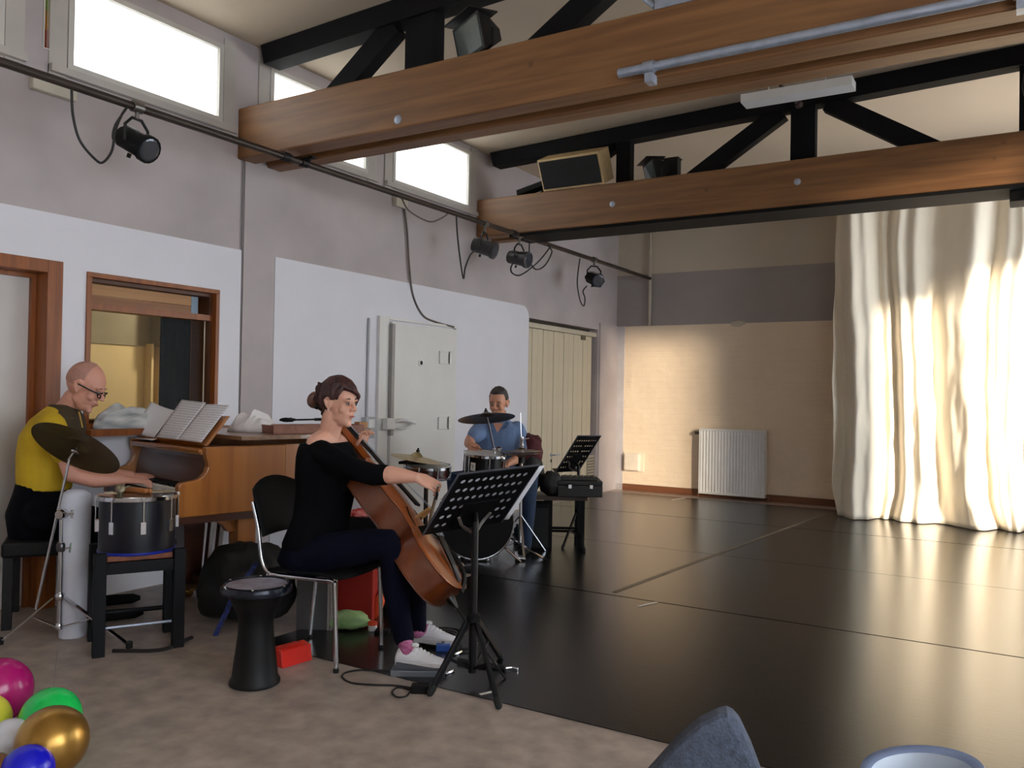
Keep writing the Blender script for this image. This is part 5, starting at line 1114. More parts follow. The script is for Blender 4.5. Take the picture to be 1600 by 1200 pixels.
for dd in (4.52, 4.84):
    q = P(140, 950, dd+0.04); bm = nb(); hp = V((q.x,q.y,0.0)); e = QF; s = QS
    loft(bm, [[hp+e*(a*0.27)+s*(w*math.cos(t))+Z*(0.03+h*math.sin(t)) for t in [2*math.pi*i/14 for i in range(14)]] for a, w, h in ((-0.15,0.03,0.03),(0.1,0.038,0.03),(0.5,0.042,0.03),(0.85,0.034,0.028),(1,0.012,0.012))]); obj('shoe', bm, MATTE, pe2, smooth=True)
bm = nb()
def stub(x, y, z):
    t = 0.0
    if y > 0.1: t = min(1, (y-0.1)/0.3)
    if z < -0.35: t = max(t, min(1, (-0.35-z)/0.2))
    return 1.0*(1-t)+0.9*t
h2.el(bm, (0,-0.013,0.033), (0.0752,0.0975,0.0995), 40, 26, stub); obj('cropped_hair', bm, mat('stubble',(178,130,116),0.7,var=0.1,scale=60), pe2, smooth=True, sharp=3)
bm = nb()
for k in (-1, 1):
    lens = [h2.p((0.031+0.025*math.cos(a))*k, 0.105-0.012*(math.cos(a)**2), 0.0+0.017*math.sin(a)) for a in [2*math.pi*i/16 for i in range(16)]]
    tube(bm, lens, 0.003, 6, closed=True); tube(bm, [h2.p(0.056*k,0.098,0.006), h2.p(0.076*k,0.05,0.008), h2.p(0.082*k,-0.012,0.010)], 0.0038, 6)
tube(bm, [h2.p(-0.008,0.106,0.004), h2.p(0,0.11,0.008), h2.p(0.008,0.106,0.004)], 0.003, 6); obj('glasses', bm, BLACK, pe2)
# his bench
q = P(62, 840, 4.64); bh = 0.46; t = thing('piano_bench', 'black piano bench under the pianist', 'bench', V((q.x,q.y,0)))
c = V((q.x, q.y, 0)); bm = nb(); box(bm, c+Z*(bh-0.04), (0.32,0.5,0.08), QF, QS, Z); obj('seat', bm, mat('black_leather',(8,8,9),0.6,bump=0.15,spec=0.25), t, bevel=0.015)
for i in (-1, 1):
    for j in (-1, 1): bm = nb(); box(bm, c+QF*0.13*i+QS*0.2*j+Z*((bh-0.08)/2), (0.045,0.045,bh-0.08), QF, QS, Z); obj('leg', bm, BLACK, t)

# ---------------------------------------------------------------- drummer
DF = (-HF*0.97-HR*0.20).normalized(); DS = V((-DF.y, DF.x, 0))
pe3 = thing('person', 'man in blue polo shirt seated behind the drum kit', 'person', PZ(778, 845))
h3 = Head(P(779, 630, 7.10), -HF*0.90-HR*0.30-Z*0.22, Z, 1.0)
bm = nb(); h3.skin(bm, True)
limb(bm, [(P(781,648,7.14),0.062), (P(782,660,7.16),0.062), (P(782,674,7.17),0.07)])
rw3 = P(735, 694, 6.80); lw3 = P(794, 724, 6.86)
limb(bm, [(P(743,676,7.04),0.052), (P(734,690,6.96),0.047), (P(733,693,6.88),0.042), (rw3,0.032)])
hand(bm, rw3, -HF*0.75-Z*0.5+HR*0.25, Z*0.6-HF*0.5-HR*0.4, HR, 1.0, (1.1,1.15,1.2,1.2))
limb(bm, [(P(815,694,7.10),0.050), (P(815,710,7.05),0.046), (P(806,718,6.97),0.040), (lw3,0.029)])
hand(bm, lw3, -HR*0.75-HF*0.55-Z*0.2, Z*0.8-HF*0.4, -HF*0.4-HR*0.4, 1.0, (1.0,1.1,1.1,1.1))
remeshed('body', bm, SKINT, pe3, 0.0055, 4)
h3.extras(pe3, down=0.004, brow=mat('brow_dark',(44,34,30),0.8))
def dt(px, py, d, hw, hdp): return (P(px, py, d), DS, DF, hw, hdp)
bm = nb(); torso(bm, [dt(778,748,7.20,0.19,0.14), dt(778,725,7.20,0.19,0.14), dt(778,700,7.19,0.195,0.135), dt(778,682,7.18,0.205,0.125), dt(780,668,7.17,0.19,0.10), dt(781,660,7.17,0.11,0.08), dt(781,655,7.17,0.078,0.07)])
limb(bm, [(P(751,671,7.16),0.074), (P(745,678,7.05),0.074), (P(742,681,7.0),0.068)])
limb(bm, [(P(807,671,7.16),0.074), (P(815,690,7.12),0.070), (P(817,702,7.08),0.066)])
BLUES = mat('blue_polo_cotton', (108,132,172), 0.85, var=0.12, scale=8, bump=0.25, bscale=14)
remeshed('shirt', bm, BLUES, pe3, 0.007, 4)
bm = nb()
for k in (-1, 1): prism(bm, [P(779+k*4,672,7.03), P(779+k*12,657,7.06), P(779+k*17,661,7.05), P(779+k*12,669,7.02)], DF*0.006)
obj('collar', bm, mat('collar_blue',(84,108,146),0.85), pe3)
bm = nb(); prism(bm, [P(777,676,7.045), P(771,661,7.06), P(787,661,7.06)], DF*0.004); obj('open_neck', bm, SKINT, pe3)
bm = nb(); torso(bm, [dt(778,775,7.20,0.18,0.14), dt(778,750,7.20,0.2,0.15), dt(778,740,7.20,0.19,0.14)])
for k, kx, fx in ((-1,708,716), (1,830,822)):
    limb(bm, [(P(778+k*16,752,7.15),0.095), (P((778+kx)/2,748,6.95),0.085), (P(kx,746,6.78),0.066), (P((kx+fx)/2,800,6.78),0.055), (P(fx,852,6.8),0.045)])
remeshed('trousers', bm, mat('blue_denim',(30,48,74),0.85,var=0.2,scale=12), pe3, 0.009, 4)
for fx in (716, 822):
    q = P(fx, 858, 6.78); bm = nb(); hp = V((q.x,q.y,0.0)); loft(bm, [[hp+DF*(a*0.26)+DS*(w*math.cos(t))+Z*(0.034+h*math.sin(t)) for t in [2*math.pi*i/12 for i in range(12)]] for a, w, h in ((-0.2,0.03,0.03),(0.1,0.038,0.034),(0.5,0.04,0.03),(0.8,0.03,0.025),(0.95,0.01,0.01))]); obj('shoe', bm, MATTE, pe3, smooth=True)
HAIRD = mat('dark_grey_hair', (34,29,28), 0.6, scale=24, bump=0.8, bscale=60, col2=(66,60,58))
bm = nb()
def hair3(x, y, z):
    t = 0.0
    if y > 0.25 and z < 0.62: t = min(1, (y-0.25)/0.2)*min(1, (0.62-z)/0.15)
    if z < -0.25: t = max(t, min(1, (-0.25-z)/0.2))
    if y > 0.05 and z < 0.0: t = max(t, min(1, (y-0.05)/0.2))
    k = 1.0+0.05*noise.noise(V((x*7, y*7, z*7)))
    return k*(1-t)+0.82*t
h3.el(bm, (0,-0.014,0.034), (0.082,0.104,0.110), 40, 28, hair3); obj('hair', bm, HAIRD, pe3, smooth=True, sharp=3.0)
q = P(778, 790, 7.25); t = thing('drum_throne', 'round black drum stool under the drummer', 'stool', V((q.x,q.y,0)))
c = V((q.x,q.y,0)); sz = P(778,772,7.2).z-0.03
bm = nb(); lathe(bm, c+Z*(sz-0.07), [(0.15,0),(0.165,0.02),(0.165,0.06),(0.15,0.07)]); obj('seat', bm, MATTE, t, smooth=True)
bm = nb(); tube(bm, [c+Z*0.12, c+Z*(sz-0.07)], 0.018, 10); obj('post', bm, CHROME, t)
for k in range(3):
    e = V((math.cos(k*2.094), math.sin(k*2.094), 0)); bm = nb(); tube(bm, [c+Z*0.22, c+e*0.24+Z*0.012], 0.012, 8); obj('leg', bm, CHROME, t)
sk0 = P(736, 697, 6.79); bm = nb(); tube(bm, [sk0-DF*0.06+Z*0.02, sk0+DF*0.02, P(752,702,6.62)], 0.006, 8); solo('drumstick', bm, CL, 'drumstick held over the rack tom by the drummer', 'drumstick')

# ================================================================== drum kit
def drum(c, axis, r, h, label, shell, nl=6, name='rack_tom', ph=0.3, group=None, head_m=None):
    axis = axis.normalized(); t = thing(name, label, 'drum', c, group); a, b = frame_for(axis)
    bm = nb(); lathe(bm, c, [(r-0.004,0),(r,0.002),(r,h-0.002),(r-0.004,h)], axis, 40); obj('shell', bm, shell, t, smooth=True)
    for hh, nm in ((-0.004,'lower_hoop'), (h-0.018,'upper_hoop')):
        bm = nb(); lathe(bm, c+axis*hh, [(r+0.002,0),(r+0.011,0.002),(r+0.011,0.02),(r+0.002,0.022)], axis, 40, cap=False); obj(nm, bm, CHROME, t, smooth=True)
    bm = nb(); lathe(bm, c+axis*(h-0.001), [(r-0.001,0),(r-0.001,0.003),(0.0005,0.0035)], axis, 36); obj('head', bm, head_m or mat('drum_head_white',(206,204,200),0.5), t, smooth=True)
    for k in range(nl):
        q = 2*math.pi*k/nl+ph; e = a*math.cos(q)+b*math.sin(q); bm = nb(); tube(bm, [c+axis*(-0.006)+e*(r+0.016), c+axis*(h+0.006)+e*(r+0.016)], 0.006, 6); obj('tension_rod', bm, CHROME, t, smooth=True)
    return t
BLKL = mat('black_drum_lacquer', (7,9,15), 0.28, var=0.1, spec=0.4)
td = 6.66; tb = P(755, 744, td); tb2 = tb
tax = (Z*0.985-HF*0.10+HR*0.06).normalized()
tom = drum(tb, tax, 0.152, 0.185, 'black rack tom with chrome fittings in front of the drummer', BLKL)
qn = P(737, 722, 6.5); e = (qn-tb); e = (e-tax*e.dot(tax)).normalized(); c = tb+tax*0.095+e*0.1535; s = tax.cross(e)
bm = nb(); box(bm, c, (0.042,0.004,0.062), s, e, tax); o = obj('badge', bm, mat('badge_white',(214,212,206),0.4), tom)
bm = nb(); bar(bm, c+e*0.003+tax*0.018-s*0.008, c+e*0.003-tax*0.004, 0.002, 0.004, e); bar(bm, c+e*0.003+tax*0.018+s*0.008, c+e*0.003-tax*0.004, 0.002, 0.004, e); bar(bm, c+e*0.003-tax*0.004, c+e*0.003-tax*0.02, 0.002, 0.004, e); obj('badge_mark', bm, BLACK, o)
# bass drum
bc = P(738, 815, 6.72); bc.z = 0.30; ba = (-HF*0.97+HR*0.15).normalized(); ba.z = 0; ba.normalize()
bdr = drum(bc, ba, 0.275, 0.36, 'large black bass drum standing behind the front music stand', BLKL, 8, 'bass_drum', head_m=MATTE)
for k in (-1, 1):
    s = Z.cross(ba).normalized(); bm = nb(); tube(bm, [bc+ba*0.3+s*0.2*k-Z*0.18, bc+ba*0.38+s*0.34*k-Z*0.295], 0.01, 8); obj('spur', bm, CHROME, bdr)
# tom arm and clamp on the bass drum
bm = nb(); u0 = bc+ba*0.18+Z*0.28; tube(bm, [u0, P(780,735,6.60), P(779,712,6.60)], 0.013, 10); lathe(bm, P(779,706,6.60), [(0.022,0),(0.028,0.01),(0.028,0.03),(0.016,0.04)], Z); obj('tom_arm', bm, CHROME, bdr, smooth=True)
bm = nb()
for px, py in ((770,718),(776,726),(785,716),(783,735),(773,738)): lump(bm, P(px,py,6.58), (0.022,0.018,0.026), 0.2, 2, px, flat=False)
o = obj('arm_brackets', bm, CHROME, bdr, smooth=True); o['kind'] = 'stuff'
# snare
sn = P(667, 745, 6.55)
snd = drum(sn, (Z*0.99+HR*0.05-HF*0.08), 0.175, 0.095, 'snare drum with dark red shell behind the cellist\'s bow hand', mat('dark_red_shell',(58,24,20),0.25,coat=0.5), 8, 'snare_drum')
t = thing('snare_stand', 'chrome basket stand carrying the snare drum', 'stand', V((sn.x,sn.y,0))); c = V((sn.x,sn.y,0))
bm = nb(); tube(bm, [c+Z*0.1, c+Z*(sn.z-0.06)], 0.013, 8); obj('tube', bm, CHROME, t)
for k in range(3):
    e = V((math.cos(k*2.094+0.5), math.sin(k*2.094+0.5), 0)); bm = nb(); tube(bm, [c+Z*(sn.z-0.06), c+e*0.15+Z*(sn.z-0.012)], 0.008, 6); obj('basket_arm', bm, CHROME, t)
    bm = nb(); tube(bm, [c+Z*0.2, c+e*0.27+Z*0.01], 0.01, 6); obj('leg', bm, CHROME, t)
# crash cymbal and stand
cc = P(760, 650, 6.62); kc = PZ(768, 868); kc = V((kc.x,kc.y,0)); kd = DEP(kc)
t = thing('cymbal_stand', 'chrome tripod cymbal stand in front of the bass drum', 'cymbal stand', kc)
bm = nb(); tube(bm, [kc+Z*0.03, P(768,818,kd), P(775,740,kd), P(772,700,kd-0.0)], 0.012, 10); obj('lower_tube', bm, CHROME, t, smooth=True)
bm = nb(); tube(bm, [P(772,702,kd), P(764,664,kd), P(761,652,kd)], 0.008, 10); obj('upper_tube', bm, mat('dark_chrome',(90,88,92),0.3,0.9), t, smooth=True)
top = P(768, 822, kd)
for px, py in ((850,873),(748,856),(722,846)):
    e = PZ(px, py, 0.012); bm = nb(); bar(bm, top, e, 0.024, 0.008); lg = obj('tripod_leg', bm, CHROME, t)
    m_ = top+(e-top)*0.5; bm = nb(); bar(bm, m_, kc+Z*0.035, 0.016, 0.006); obj('strut', bm, CHROME, lg)
    bm = nb(); limb(bm, [(e, 0.013), (e+(e-top).normalized()*0.05+Z*0.0, 0.012)], 8); obj('rubber_foot', bm, RUBBER, lg, smooth=True)
cc = P(760, 651, kd)
cymbal(cc, 0.228, (Z*0.96-HR*0.10+HF*0.20), mat('shaded_bronze',(92,80,60),0.4,0.7,var=0.2,scale=8), 'large dark crash cymbal in front of the drummer\'s face', bow=0.13)
# hi-hat
hc = P(815, 706, 6.70); hb = V((hc.x,hc.y,0))
t = thing('hi_hat', 'hi-hat cymbals on a chrome stand beside the drummer', 'hi-hat', hb)
for k, (off, ax) in enumerate(((0.004, 1), (-0.012, -1))):
    prof = [(0.006,0.034),(0.03,0.030),(0.04,0.016),(0.10,0.010),(0.165,0.0)]; bm = nb(); lathe(bm, hc+Z*off, [(r, h*ax) for r, h in prof]+[(r, h*ax-0.002) for r, h in reversed(prof)], (Z*0.995+HF*0.03+HR*-0.04), 40, cap=False); obj('cymbal_plate', bm, mat('hat_bronze',(120,104,84),0.35,0.75,var=0.15), t, smooth=True)
bm = nb(); tube(bm, [hb+Z*0.1, hc-Z*0.04], 0.012, 10); obj('tube', bm, CHROME, t, smooth=True)
bm = nb(); tube(bm, [hc-Z*0.09, hc-Z*0.03], 0.026, 12); obj('seat_cup', bm, BLACK, t, smooth=True)
bm = nb(); tube(bm, [hc, P(813,645,6.70)], 0.0035, 8); obj('pull_rod', bm, CHROME, t)
bm = nb(); lathe(bm, hc+Z*0.035, [(0.014,0),(0.018,0.02),(0.012,0.05),(0.016,0.06),(0.014,0.085)]); tube(bm, [hc+Z*0.1, hc+Z*0.11+HR*0.06], 0.004, 6); obj('clutch', bm, CHROME, t, smooth=True)
for k in range(3):
    e = V((math.cos(k*2.094+1.2), math.sin(k*2.094+1.2), 0)); bm = nb(); bar(bm, hb+Z*0.32, hb+e*0.26+Z*0.01, 0.018, 0.006); obj('leg', bm, CHROME, t)
bm = nb(); box(bm, hb-HF*0.16+Z*0.03, (0.08,0.24,0.012), HR, HF, Z); obj('pedal', bm, CHROME, t)
# low cymbal left of the kit with its arm
lc = P(651, 715, 6.45)
cymbal(lc, 0.20, (Z*0.985+HR*0.17-HF*0.02), BRZ2, 'pale bronze ride cymbal tilted over the snare drum', bow=0.10, cup=0.3)
lb_ = V((lc.x-0.0, lc.y+0.12, 0)); t = thing('cymbal_stand', 'black cymbal stand with clamp under the pale ride cymbal', 'cymbal stand', lb_)
bm = nb(); tube(bm, [lb_+Z*0.05, V((lb_.x,lb_.y,P(640,726,6.5).z))], 0.013, 8); obj('tube', bm, BLACK, t)
bm = nb(); tube(bm, [V((lb_.x,lb_.y,P(640,724,6.5).z)), P(624,723,6.45), P(645,720,6.45), P(650,716,6.45)], 0.012, 8); box(bm, P(640,719,6.45), (0.05,0.03,0.045), HR, HF, Z); obj('boom_clamp', bm, BLACK, t)
for k in range(3):
    e = V((math.cos(k*2.094+0.9), math.sin(k*2.094+0.9), 0)); bm = nb(); tube(bm, [lb_+Z*0.25, lb_+e*0.26+Z*0.012], 0.009, 6); obj('leg', bm, BLACK, t)

# bench, flight case, bags to the right of the kit
b0, b1 = PZ(842, 846), PZ(905, 856); bd_ = HR; 
bc0 = P(868, 775, 6.98); bz = bc0.z
t = thing('black_bench', 'black wooden bench carrying the flight case', 'bench', V((bc0.x,bc0.y,0)))
L0 = V((P(812,775,7.0).x, P(812,775,7.0).y, 0)); L1 = V((P(914,775,7.0).x, P(914,775,7.0).y, 0)); d = (L1-L0).normalized(); s = V((-d.y,d.x,0)); ln = (L1-L0).length
bm = nb(); box(bm, (L0+L1)/2+s*0.16+Z*(bz-0.02), (ln+0.04,0.36,0.035), d, s, Z); obj('top', bm, wood('bench_top',(50,36,30),(70,50,40),0,3,0.5,knots=False), t, bevel=0.003)
for f in (0.03, ln*0.45, ln-0.03):
    for j in (0.02, 0.30):
        bm = nb(); box(bm, L0+d*f+s*j+Z*((bz-0.04)/2), (0.06,0.05,bz-0.04), d, s, Z); obj('leg', bm, BLACKW, t)
for zz in (0.17, 0.1):
    bm = nb(); box(bm, L0+d*ln*0.5+s*(0.02 if zz > 0.12 else 0.30)+Z*zz, (ln-0.06,0.02,0.02), d, s, Z); obj('stretcher', bm, BLACKW, t)
c0 = P(906, 774, 6.95); cse = V((c0.x,c0.y,bz+0.0)); t = thing('flight_case', 'black flight case with bright latches on the bench', 'case', cse)
wC = 70*6.95/FPX; hC = 25*6.95/FPX
bm = nb(); box(bm, cse+s*0.12+Z*(hC*0.36), (wC,0.30,hC*0.72), d, s, Z); obj('body', bm, mat('black_case_vinyl',(26,25,26),0.55,bump=0.15,bscale=120), t, bevel=0.006)
bm = nb(); box(bm, cse+s*0.12+Z*(hC*0.87), (wC,0.30,hC*0.26), d, s, Z); obj('lid', bm, mat('black_case_vinyl',(26,25,26),0.55), t, bevel=0.006)
for off in (-0.085, 0.09):
    bm = nb(); box(bm, cse+d*off-s*0.034+Z*(hC*0.66), (0.028,0.012,0.034), d, s, Z); obj('latch', bm, CHROME, t, bevel=0.002)
q = cse+s*0.1+Z*(hC+0.0015)
t = thing('mixing_desk', 'small dark electronic box lying on the flight case', 'mixer', q)
bm = nb(); box(bm, q+Z*0.014, (wC*0.8,0.16,0.026), d, s, Z); obj('housing', bm, mat('olive_black',(40,38,32),0.5), t, bevel=0.004)
for k in range(6): bm = nb(); lathe(bm, q+d*(-0.12+0.048*k)-s*0.03+Z*0.027, [(0.009,0),(0.008,0.014)], Z, 10); obj('knob', bm, mat('tan_knob',(120,104,74),0.5), t, smooth=True)
q = P(826, 735, 7.12); bg_ = V((q.x,q.y,bz)); t = thing('backpack', 'maroon and black backpack standing on the bench beside the drummer', 'backpack', bg_)
zt = P(822, 680, 7.12).z
bm = nb(); lump(bm, V((q.x,q.y,zt-0.13)), (0.12,0.10,0.14), 0.2, 2, 6, HR, HF, flat=False); obj('top_pocket', bm, mat('maroon_fabric',(70,18,26),0.85,var=0.2,bump=0.2), t, smooth=True, sharp=3)
bm = nb(); lump(bm, V((q.x,q.y,(bz+zt-0.12)/2)), (0.125,0.12,(zt-0.12-bz)/2+0.02), 0.12, 2, 8, HR, HF, flat=False); obj('main_bag', bm, mat('black_nylon',(16,16,18),0.7,bump=0.2), t, smooth=True, sharp=3)
q = P(862, 745, 7.02); bm = nb(); zt = P(860,738,7.02).z; lump(bm, V((q.x,q.y,(bz+zt)/2)), (0.10,0.11,(zt-bz)/2+0.01), 0.15, 2, 12, HR, HF, flat=False); solo('shoulder_bag', bm, mat('black_nylon',(16,16,18),0.7), 'soft black bag squeezed between backpack and flight case', 'bag', smooth=True, sharp=3)
# black amplifier panels under the bench
q = P(842, 815, 7.0); cA = V((q.x,q.y,0))+s*0.06; bm = nb(); box(bm, cA+Z*0.19, (0.16,0.22,0.376), d, s, Z); t = thing('amplifier', 'black amplifier cabinet on the floor under the bench', 'amplifier', cA)
obj('cabinet', bm, MATTE, t, bevel=0.006)
bm = nb(); box(bm, cA-s*0.112+Z*0.18, (0.15,0.008,0.32), d, s, Z); obj('grille', bm, mat('speaker_cloth',(24,24,26),0.9), t)
q = PZ(808, 848); bm = nb(); lathe(bm, q, [(0.03,0),(0.032,0.005),(0.032,0.12),(0.012,0.15),(0.012,0.165),(0.001,0.166)], Z, 16); solo('water_bottle', bm, mat('teal_plastic',(30,56,66),0.2), 'small dark bottle standing by the hi-hat stand', 'bottle', smooth=True)

# ================================================================== music stands
def perforated(name, par, o0, ex, ey, w, h, nx, ny, mx, my, hr, m_, skip=(), th=0.0025):
    bm = nb(); cw, ch = (w-2*mx)/nx, (h-2*my)/ny; hr = (0.33 if nx > 9 else 0.27)*min(cw, ch)
    def pt(x, y): return o0+ex*x+ey*y
    def q4(x0, y0, x1, y1): bm.faces.new([bm.verts.new(pt(*p)) for p in ((x0,y0),(x1,y0),(x1,y1),(x0,y1))])
    q4(0,0,w,my); q4(0,h-my,w,h); q4(0,my,mx,h-my); q4(w-mx,my,w,h-my)
    for i in range(nx):
        for j in range(ny):
            x0, y0 = mx+i*cw, my+j*ch
            if (i, j) in skip: q4(x0,y0,x0+cw,y0+ch); continue
            cx, cy = x0+cw/2, y0+ch/2
            outer = [(x0+cw,cy),(x0+cw,y0+ch),(cx,y0+ch),(x0,y0+ch),(x0,cy),(x0,y0),(cx,y0),(x0+cw,y0)]
            inner = [(cx+hr*math.cos(k*math.pi/4), cy+hr*math.sin(k*math.pi/4)) for k in range(8)]
            vo = [bm.verts.new(pt(*p)) for p in outer]; vi = [bm.verts.new(pt(*p)) for p in inner]
            for k in range(8): l = (k+1) % 8; bm.faces.new((vo[k], vo[l], vi[l], vi[k]))
    bmesh.ops.remove_doubles(bm, verts=bm.verts, dist=1e-5)
    o = obj(name, bm, m_, par); md = o.modifiers.new('thick','SOLIDIFY'); md.thickness = th; md.offset = 0; return o
def music_stand(label, tl, tr, bl, foot, feet, hub, paper, nx, ny, skip, pole_r, low):
    t = thing('music_stand', label, 'music stand', foot)
    ex = tr-tl; w = ex.length; ex.normalize(); ey = bl-tl; ey = ey-ex*ey.dot(ex); h = ey.length; ey.normalize(); nrm = ex.cross(ey).normalized()
    if nrm.dot(FWD) > 0: nrm = -nrm                 # towards the camera = back of the desk
    perforated('desk', t, tl, ex, ey, w, h, nx, ny, 0.03*w/0.45, 0.025, 0.0115*w/0.45, SATIN, skip)
    bm = nb(); box(bm, tl+ex*w/2+ey*h-nrm*0.025, (w,0.05,0.003), ex, nrm, ey); obj('ledge', bm, SATIN, t)
    bm = nb(); 
    for e in (0, w): box(bm, tl+ex*e+ey*h/2, (0.006,0.008,h), ex, nrm, ey)
    box(bm, tl+ex*w/2, (w,0.008,0.006), ex, nrm, ey); o = obj('rim', bm, mat('edge_grey',(88,90,100),0.4,0.4), t)
    c = tl+ex*w/2+ey*h*0.72
    jn = V((foot.x, foot.y, c.z-0.02))
    bm = nb(); box(bm, c+nrm*0.008, (w*0.42,0.008,h*0.42), ex, nrm, ey); obj('back_plate', bm, SATIN, t)
    for sg in (-1, 1):
        bm = nb(); tube(bm, smoothpts([c+ex*w*0.2*sg+ey*0.0+nrm*0.014, c+ex*w*0.12*sg+ey*0.05+nrm*0.03, jn-Z*0.05],4), 0.008, 6); obj('arm', bm, mat('worn_edge',(112,106,102),0.5), t, smooth=True)
    bm = nb(); tube(bm, [foot+Z*low, foot+Z*hub], pole_r*1.25, 12); obj('lower_tube', bm, SATIN, t, smooth=True)
    bm = nb(); tube(bm, [foot+Z*hub, jn, c+nrm*0.01], pole_r, 12); obj('pole', bm, SATIN, t, smooth=True)
    bm = nb(); lathe(bm, foot+Z*(hub-0.02), [(pole_r*1.3,0),(pole_r*2,0.01),(pole_r*2,0.04),(pole_r*1.3,0.05)], Z, 14); o = obj('collar', bm, MATTE, t, smooth=True)
    for e in feet:
        dd = (V((e.x,e.y,0))-foot).normalized(); top = foot+Z*(hub-0.005)+dd*0.035; e2 = V((e.x,e.y,0.012))
        bm = nb(); bar(bm, top, e2, pole_r*1.15, pole_r*1.7); lg = obj('tripod_leg', bm, SATIN, t, bevel=0.003)
        m_ = top+(e2-top)*0.52; bm = nb(); bar(bm, m_, foot+Z*(low+0.02)+dd*pole_r, 0.008, 0.014); obj('strut', bm, SATIN, lg)
        bm = nb(); limb(bm, [(top+(e2-top)*0.93, pole_r*1.05), (e2+Z*0.002, pole_r*0.98)], 10); obj('rubber_foot', bm, RUBBER, lg, smooth=True)
    return t, ex, ey, nrm, w, h
f1 = PZ(738, 1070); f1 = V((f1.x,f1.y,0)); fd = DEP(f1)
tl, tr, blc = P(717, 741, fd-0.13), P(842, 727, fd+0.17), P(661, 836, fd+0.085)
skip = {(4,4),(5,4),(6,4),(2,4),(3,4),(2,5),(3,5),(4,5),(5,5),(6,5)}
mst, ex, ey, nrm, w, h = music_stand('black perforated music stand nearest the camera, facing the cellist', tl, tr, blc, f1, [PZ(672,1088), PZ(779,1108), PZ(782,1030)], P(738,968,fd).z, True, 10, 6, skip, 0.0155, 0.055)
o = sheet('music_sheet', lambda a, b: tl+ex*(w*0.03+(w*1.085)*a)+ey*(0.018+(h-0.02)*b)-nrm*(0.006+0.004*math.sin(a*2)), 'white score pages sticking out past the right edge of the front music stand', m_=PAPER)
f2 = PZ(902, 850); f2 = V((f2.x,f2.y,0)); fd2 = DEP(f2)
tl2, tr2, bl2 = P(903, 681, fd2-0.02), P(939, 681, fd2+0.22), P(867, 738, fd2+0.13)
music_stand('black perforated music stand in front of the flight case', tl2, tr2, bl2, f2, [PZ(879,858), PZ(913,864), PZ(905,850)+HF*0.1], P(902,800,fd2).z, False, 9, 6, {(4,4),(5,4),(6,4),(3,4),(3,5),(4,5),(5,5),(6,5),(4,1),(4,2)}, 0.013, 0.06)

# ================================================================== things on the floor around the cellist
def obox(bm, c, w, dpt, h, A=HR, B=HF): box(bm, V((c.x,c.y,c.z+h/2)), (w,dpt,h), A, B, Z)
c = PZ(490, 985); t = thing('equipment_case', 'grey equipment case with pale edge strip under the chair', 'case', c+HF*0.12)
z_ = P(490, 900, DEP(c)).z; bm = nb(); obox(bm, c+HF*0.1-HR*0.01, 0.17, 0.2, z_); obj('body', bm, mat('grey_case',(74,74,76),0.6,var=0.1), t, bevel=0.004)
for k in range(3):
    bm = nb(); obox(bm, c+HR*(0.078+0.016*k)-HF*0.002, 0.011, 0.012, z_+0.004); obj('edge_strip', bm, mat('aluminium_edge',(176,170,168),0.4,0.5), t)
c = PZ(556, 975); z_ = P(556, 880, DEP(c)).z
t = thing('red_box', 'tall red box under the chair beside the grey case', 'box', c+HF*0.1)
bm = nb(); obox(bm, c+HF*0.1-HR*0.01, 0.195, 0.18, z_); obj('body', bm, mat('red_card',(170,24,16),0.55,var=0.06), t, bevel=0.004)
bm = nb(); obox(bm, c+HF*0.1-HR*0.01+Z*z_, 0.2, 0.185, 0.01); obj('lid', bm, mat('dark_red_card',(120,18,14),0.55), t)
c = PZ(588, 968); bm = nb(); e0 = P(586,965,DEP(c)); pts = [P(584,935,DEP(c)), P(592,928,DEP(c)), P(598,945,DEP(c)), P(594,958,DEP(c)), P(586,968,DEP(c))]
zmin = min(p.z for p in pts); pts = [p-Z*zmin for p in pts]; prism(bm, pts, HF*0.09); solo('orange_folder', bm, mat('orange_card',(226,88,40),0.6), 'orange folded card leaning beside the red box', 'folder')
c = PZ(540, 988); bm = nb(); lump(bm, c+HF*0.06+Z*0.045, (0.115,0.07,0.055), 0.15, 2.4, 5, HR, HF); solo('green_bag', bm, mat('pale_green_cloth',(176,206,150),0.8,scale=9,col2=(112,150,88),bump=0.3,bscale=14), 'crumpled pale green bag on the floor under the chair', 'bag', smooth=True, sharp=3)
c = PZ(582, 986); t = thing('small_jar', 'small white jar with orange lid on the floor', 'jar', c)
bm = nb(); lathe(bm, c, [(0.022,0),(0.024,0.003),(0.024,0.03),(0.02,0.034)], Z, 16); obj('jar_body', bm, WHITEM, t, smooth=True)
bm = nb(); lathe(bm, c+Z*0.034, [(0.025,0),(0.025,0.016),(0.022,0.018)], Z, 16); obj('lid', bm, mat('orange_red_plastic',(220,74,36),0.4), t, smooth=True)
c = PZ(447, 1040); t = thing('red_carton', 'shiny red carton lying behind the goblet drum', 'carton', c+HF*0.05)
A_ = (HR*0.62+HF*0.78).normalized(); B_ = V((-A_.y,A_.x,0)); bm = nb(); pr = [(-0.05,0.0),(0.05,0.0),(0.036,0.075),(-0.02,0.085)]
prism(bm, [c+HF*0.04-HR*0.0+B_*(-x)+Z*z-A_*0.07 for x, z in pr], A_*0.17); obj('body', bm, mat('glossy_red',(210,34,22),0.25,coat=0.4), t, bevel=0.003)
bm = nb(); box(bm, c+HF*0.04+Z*0.084-HR*0.006, (0.12,0.035,0.004), A_, B_, Z); obj('flap', bm, mat('red_flap',(190,40,30),0.4), t)
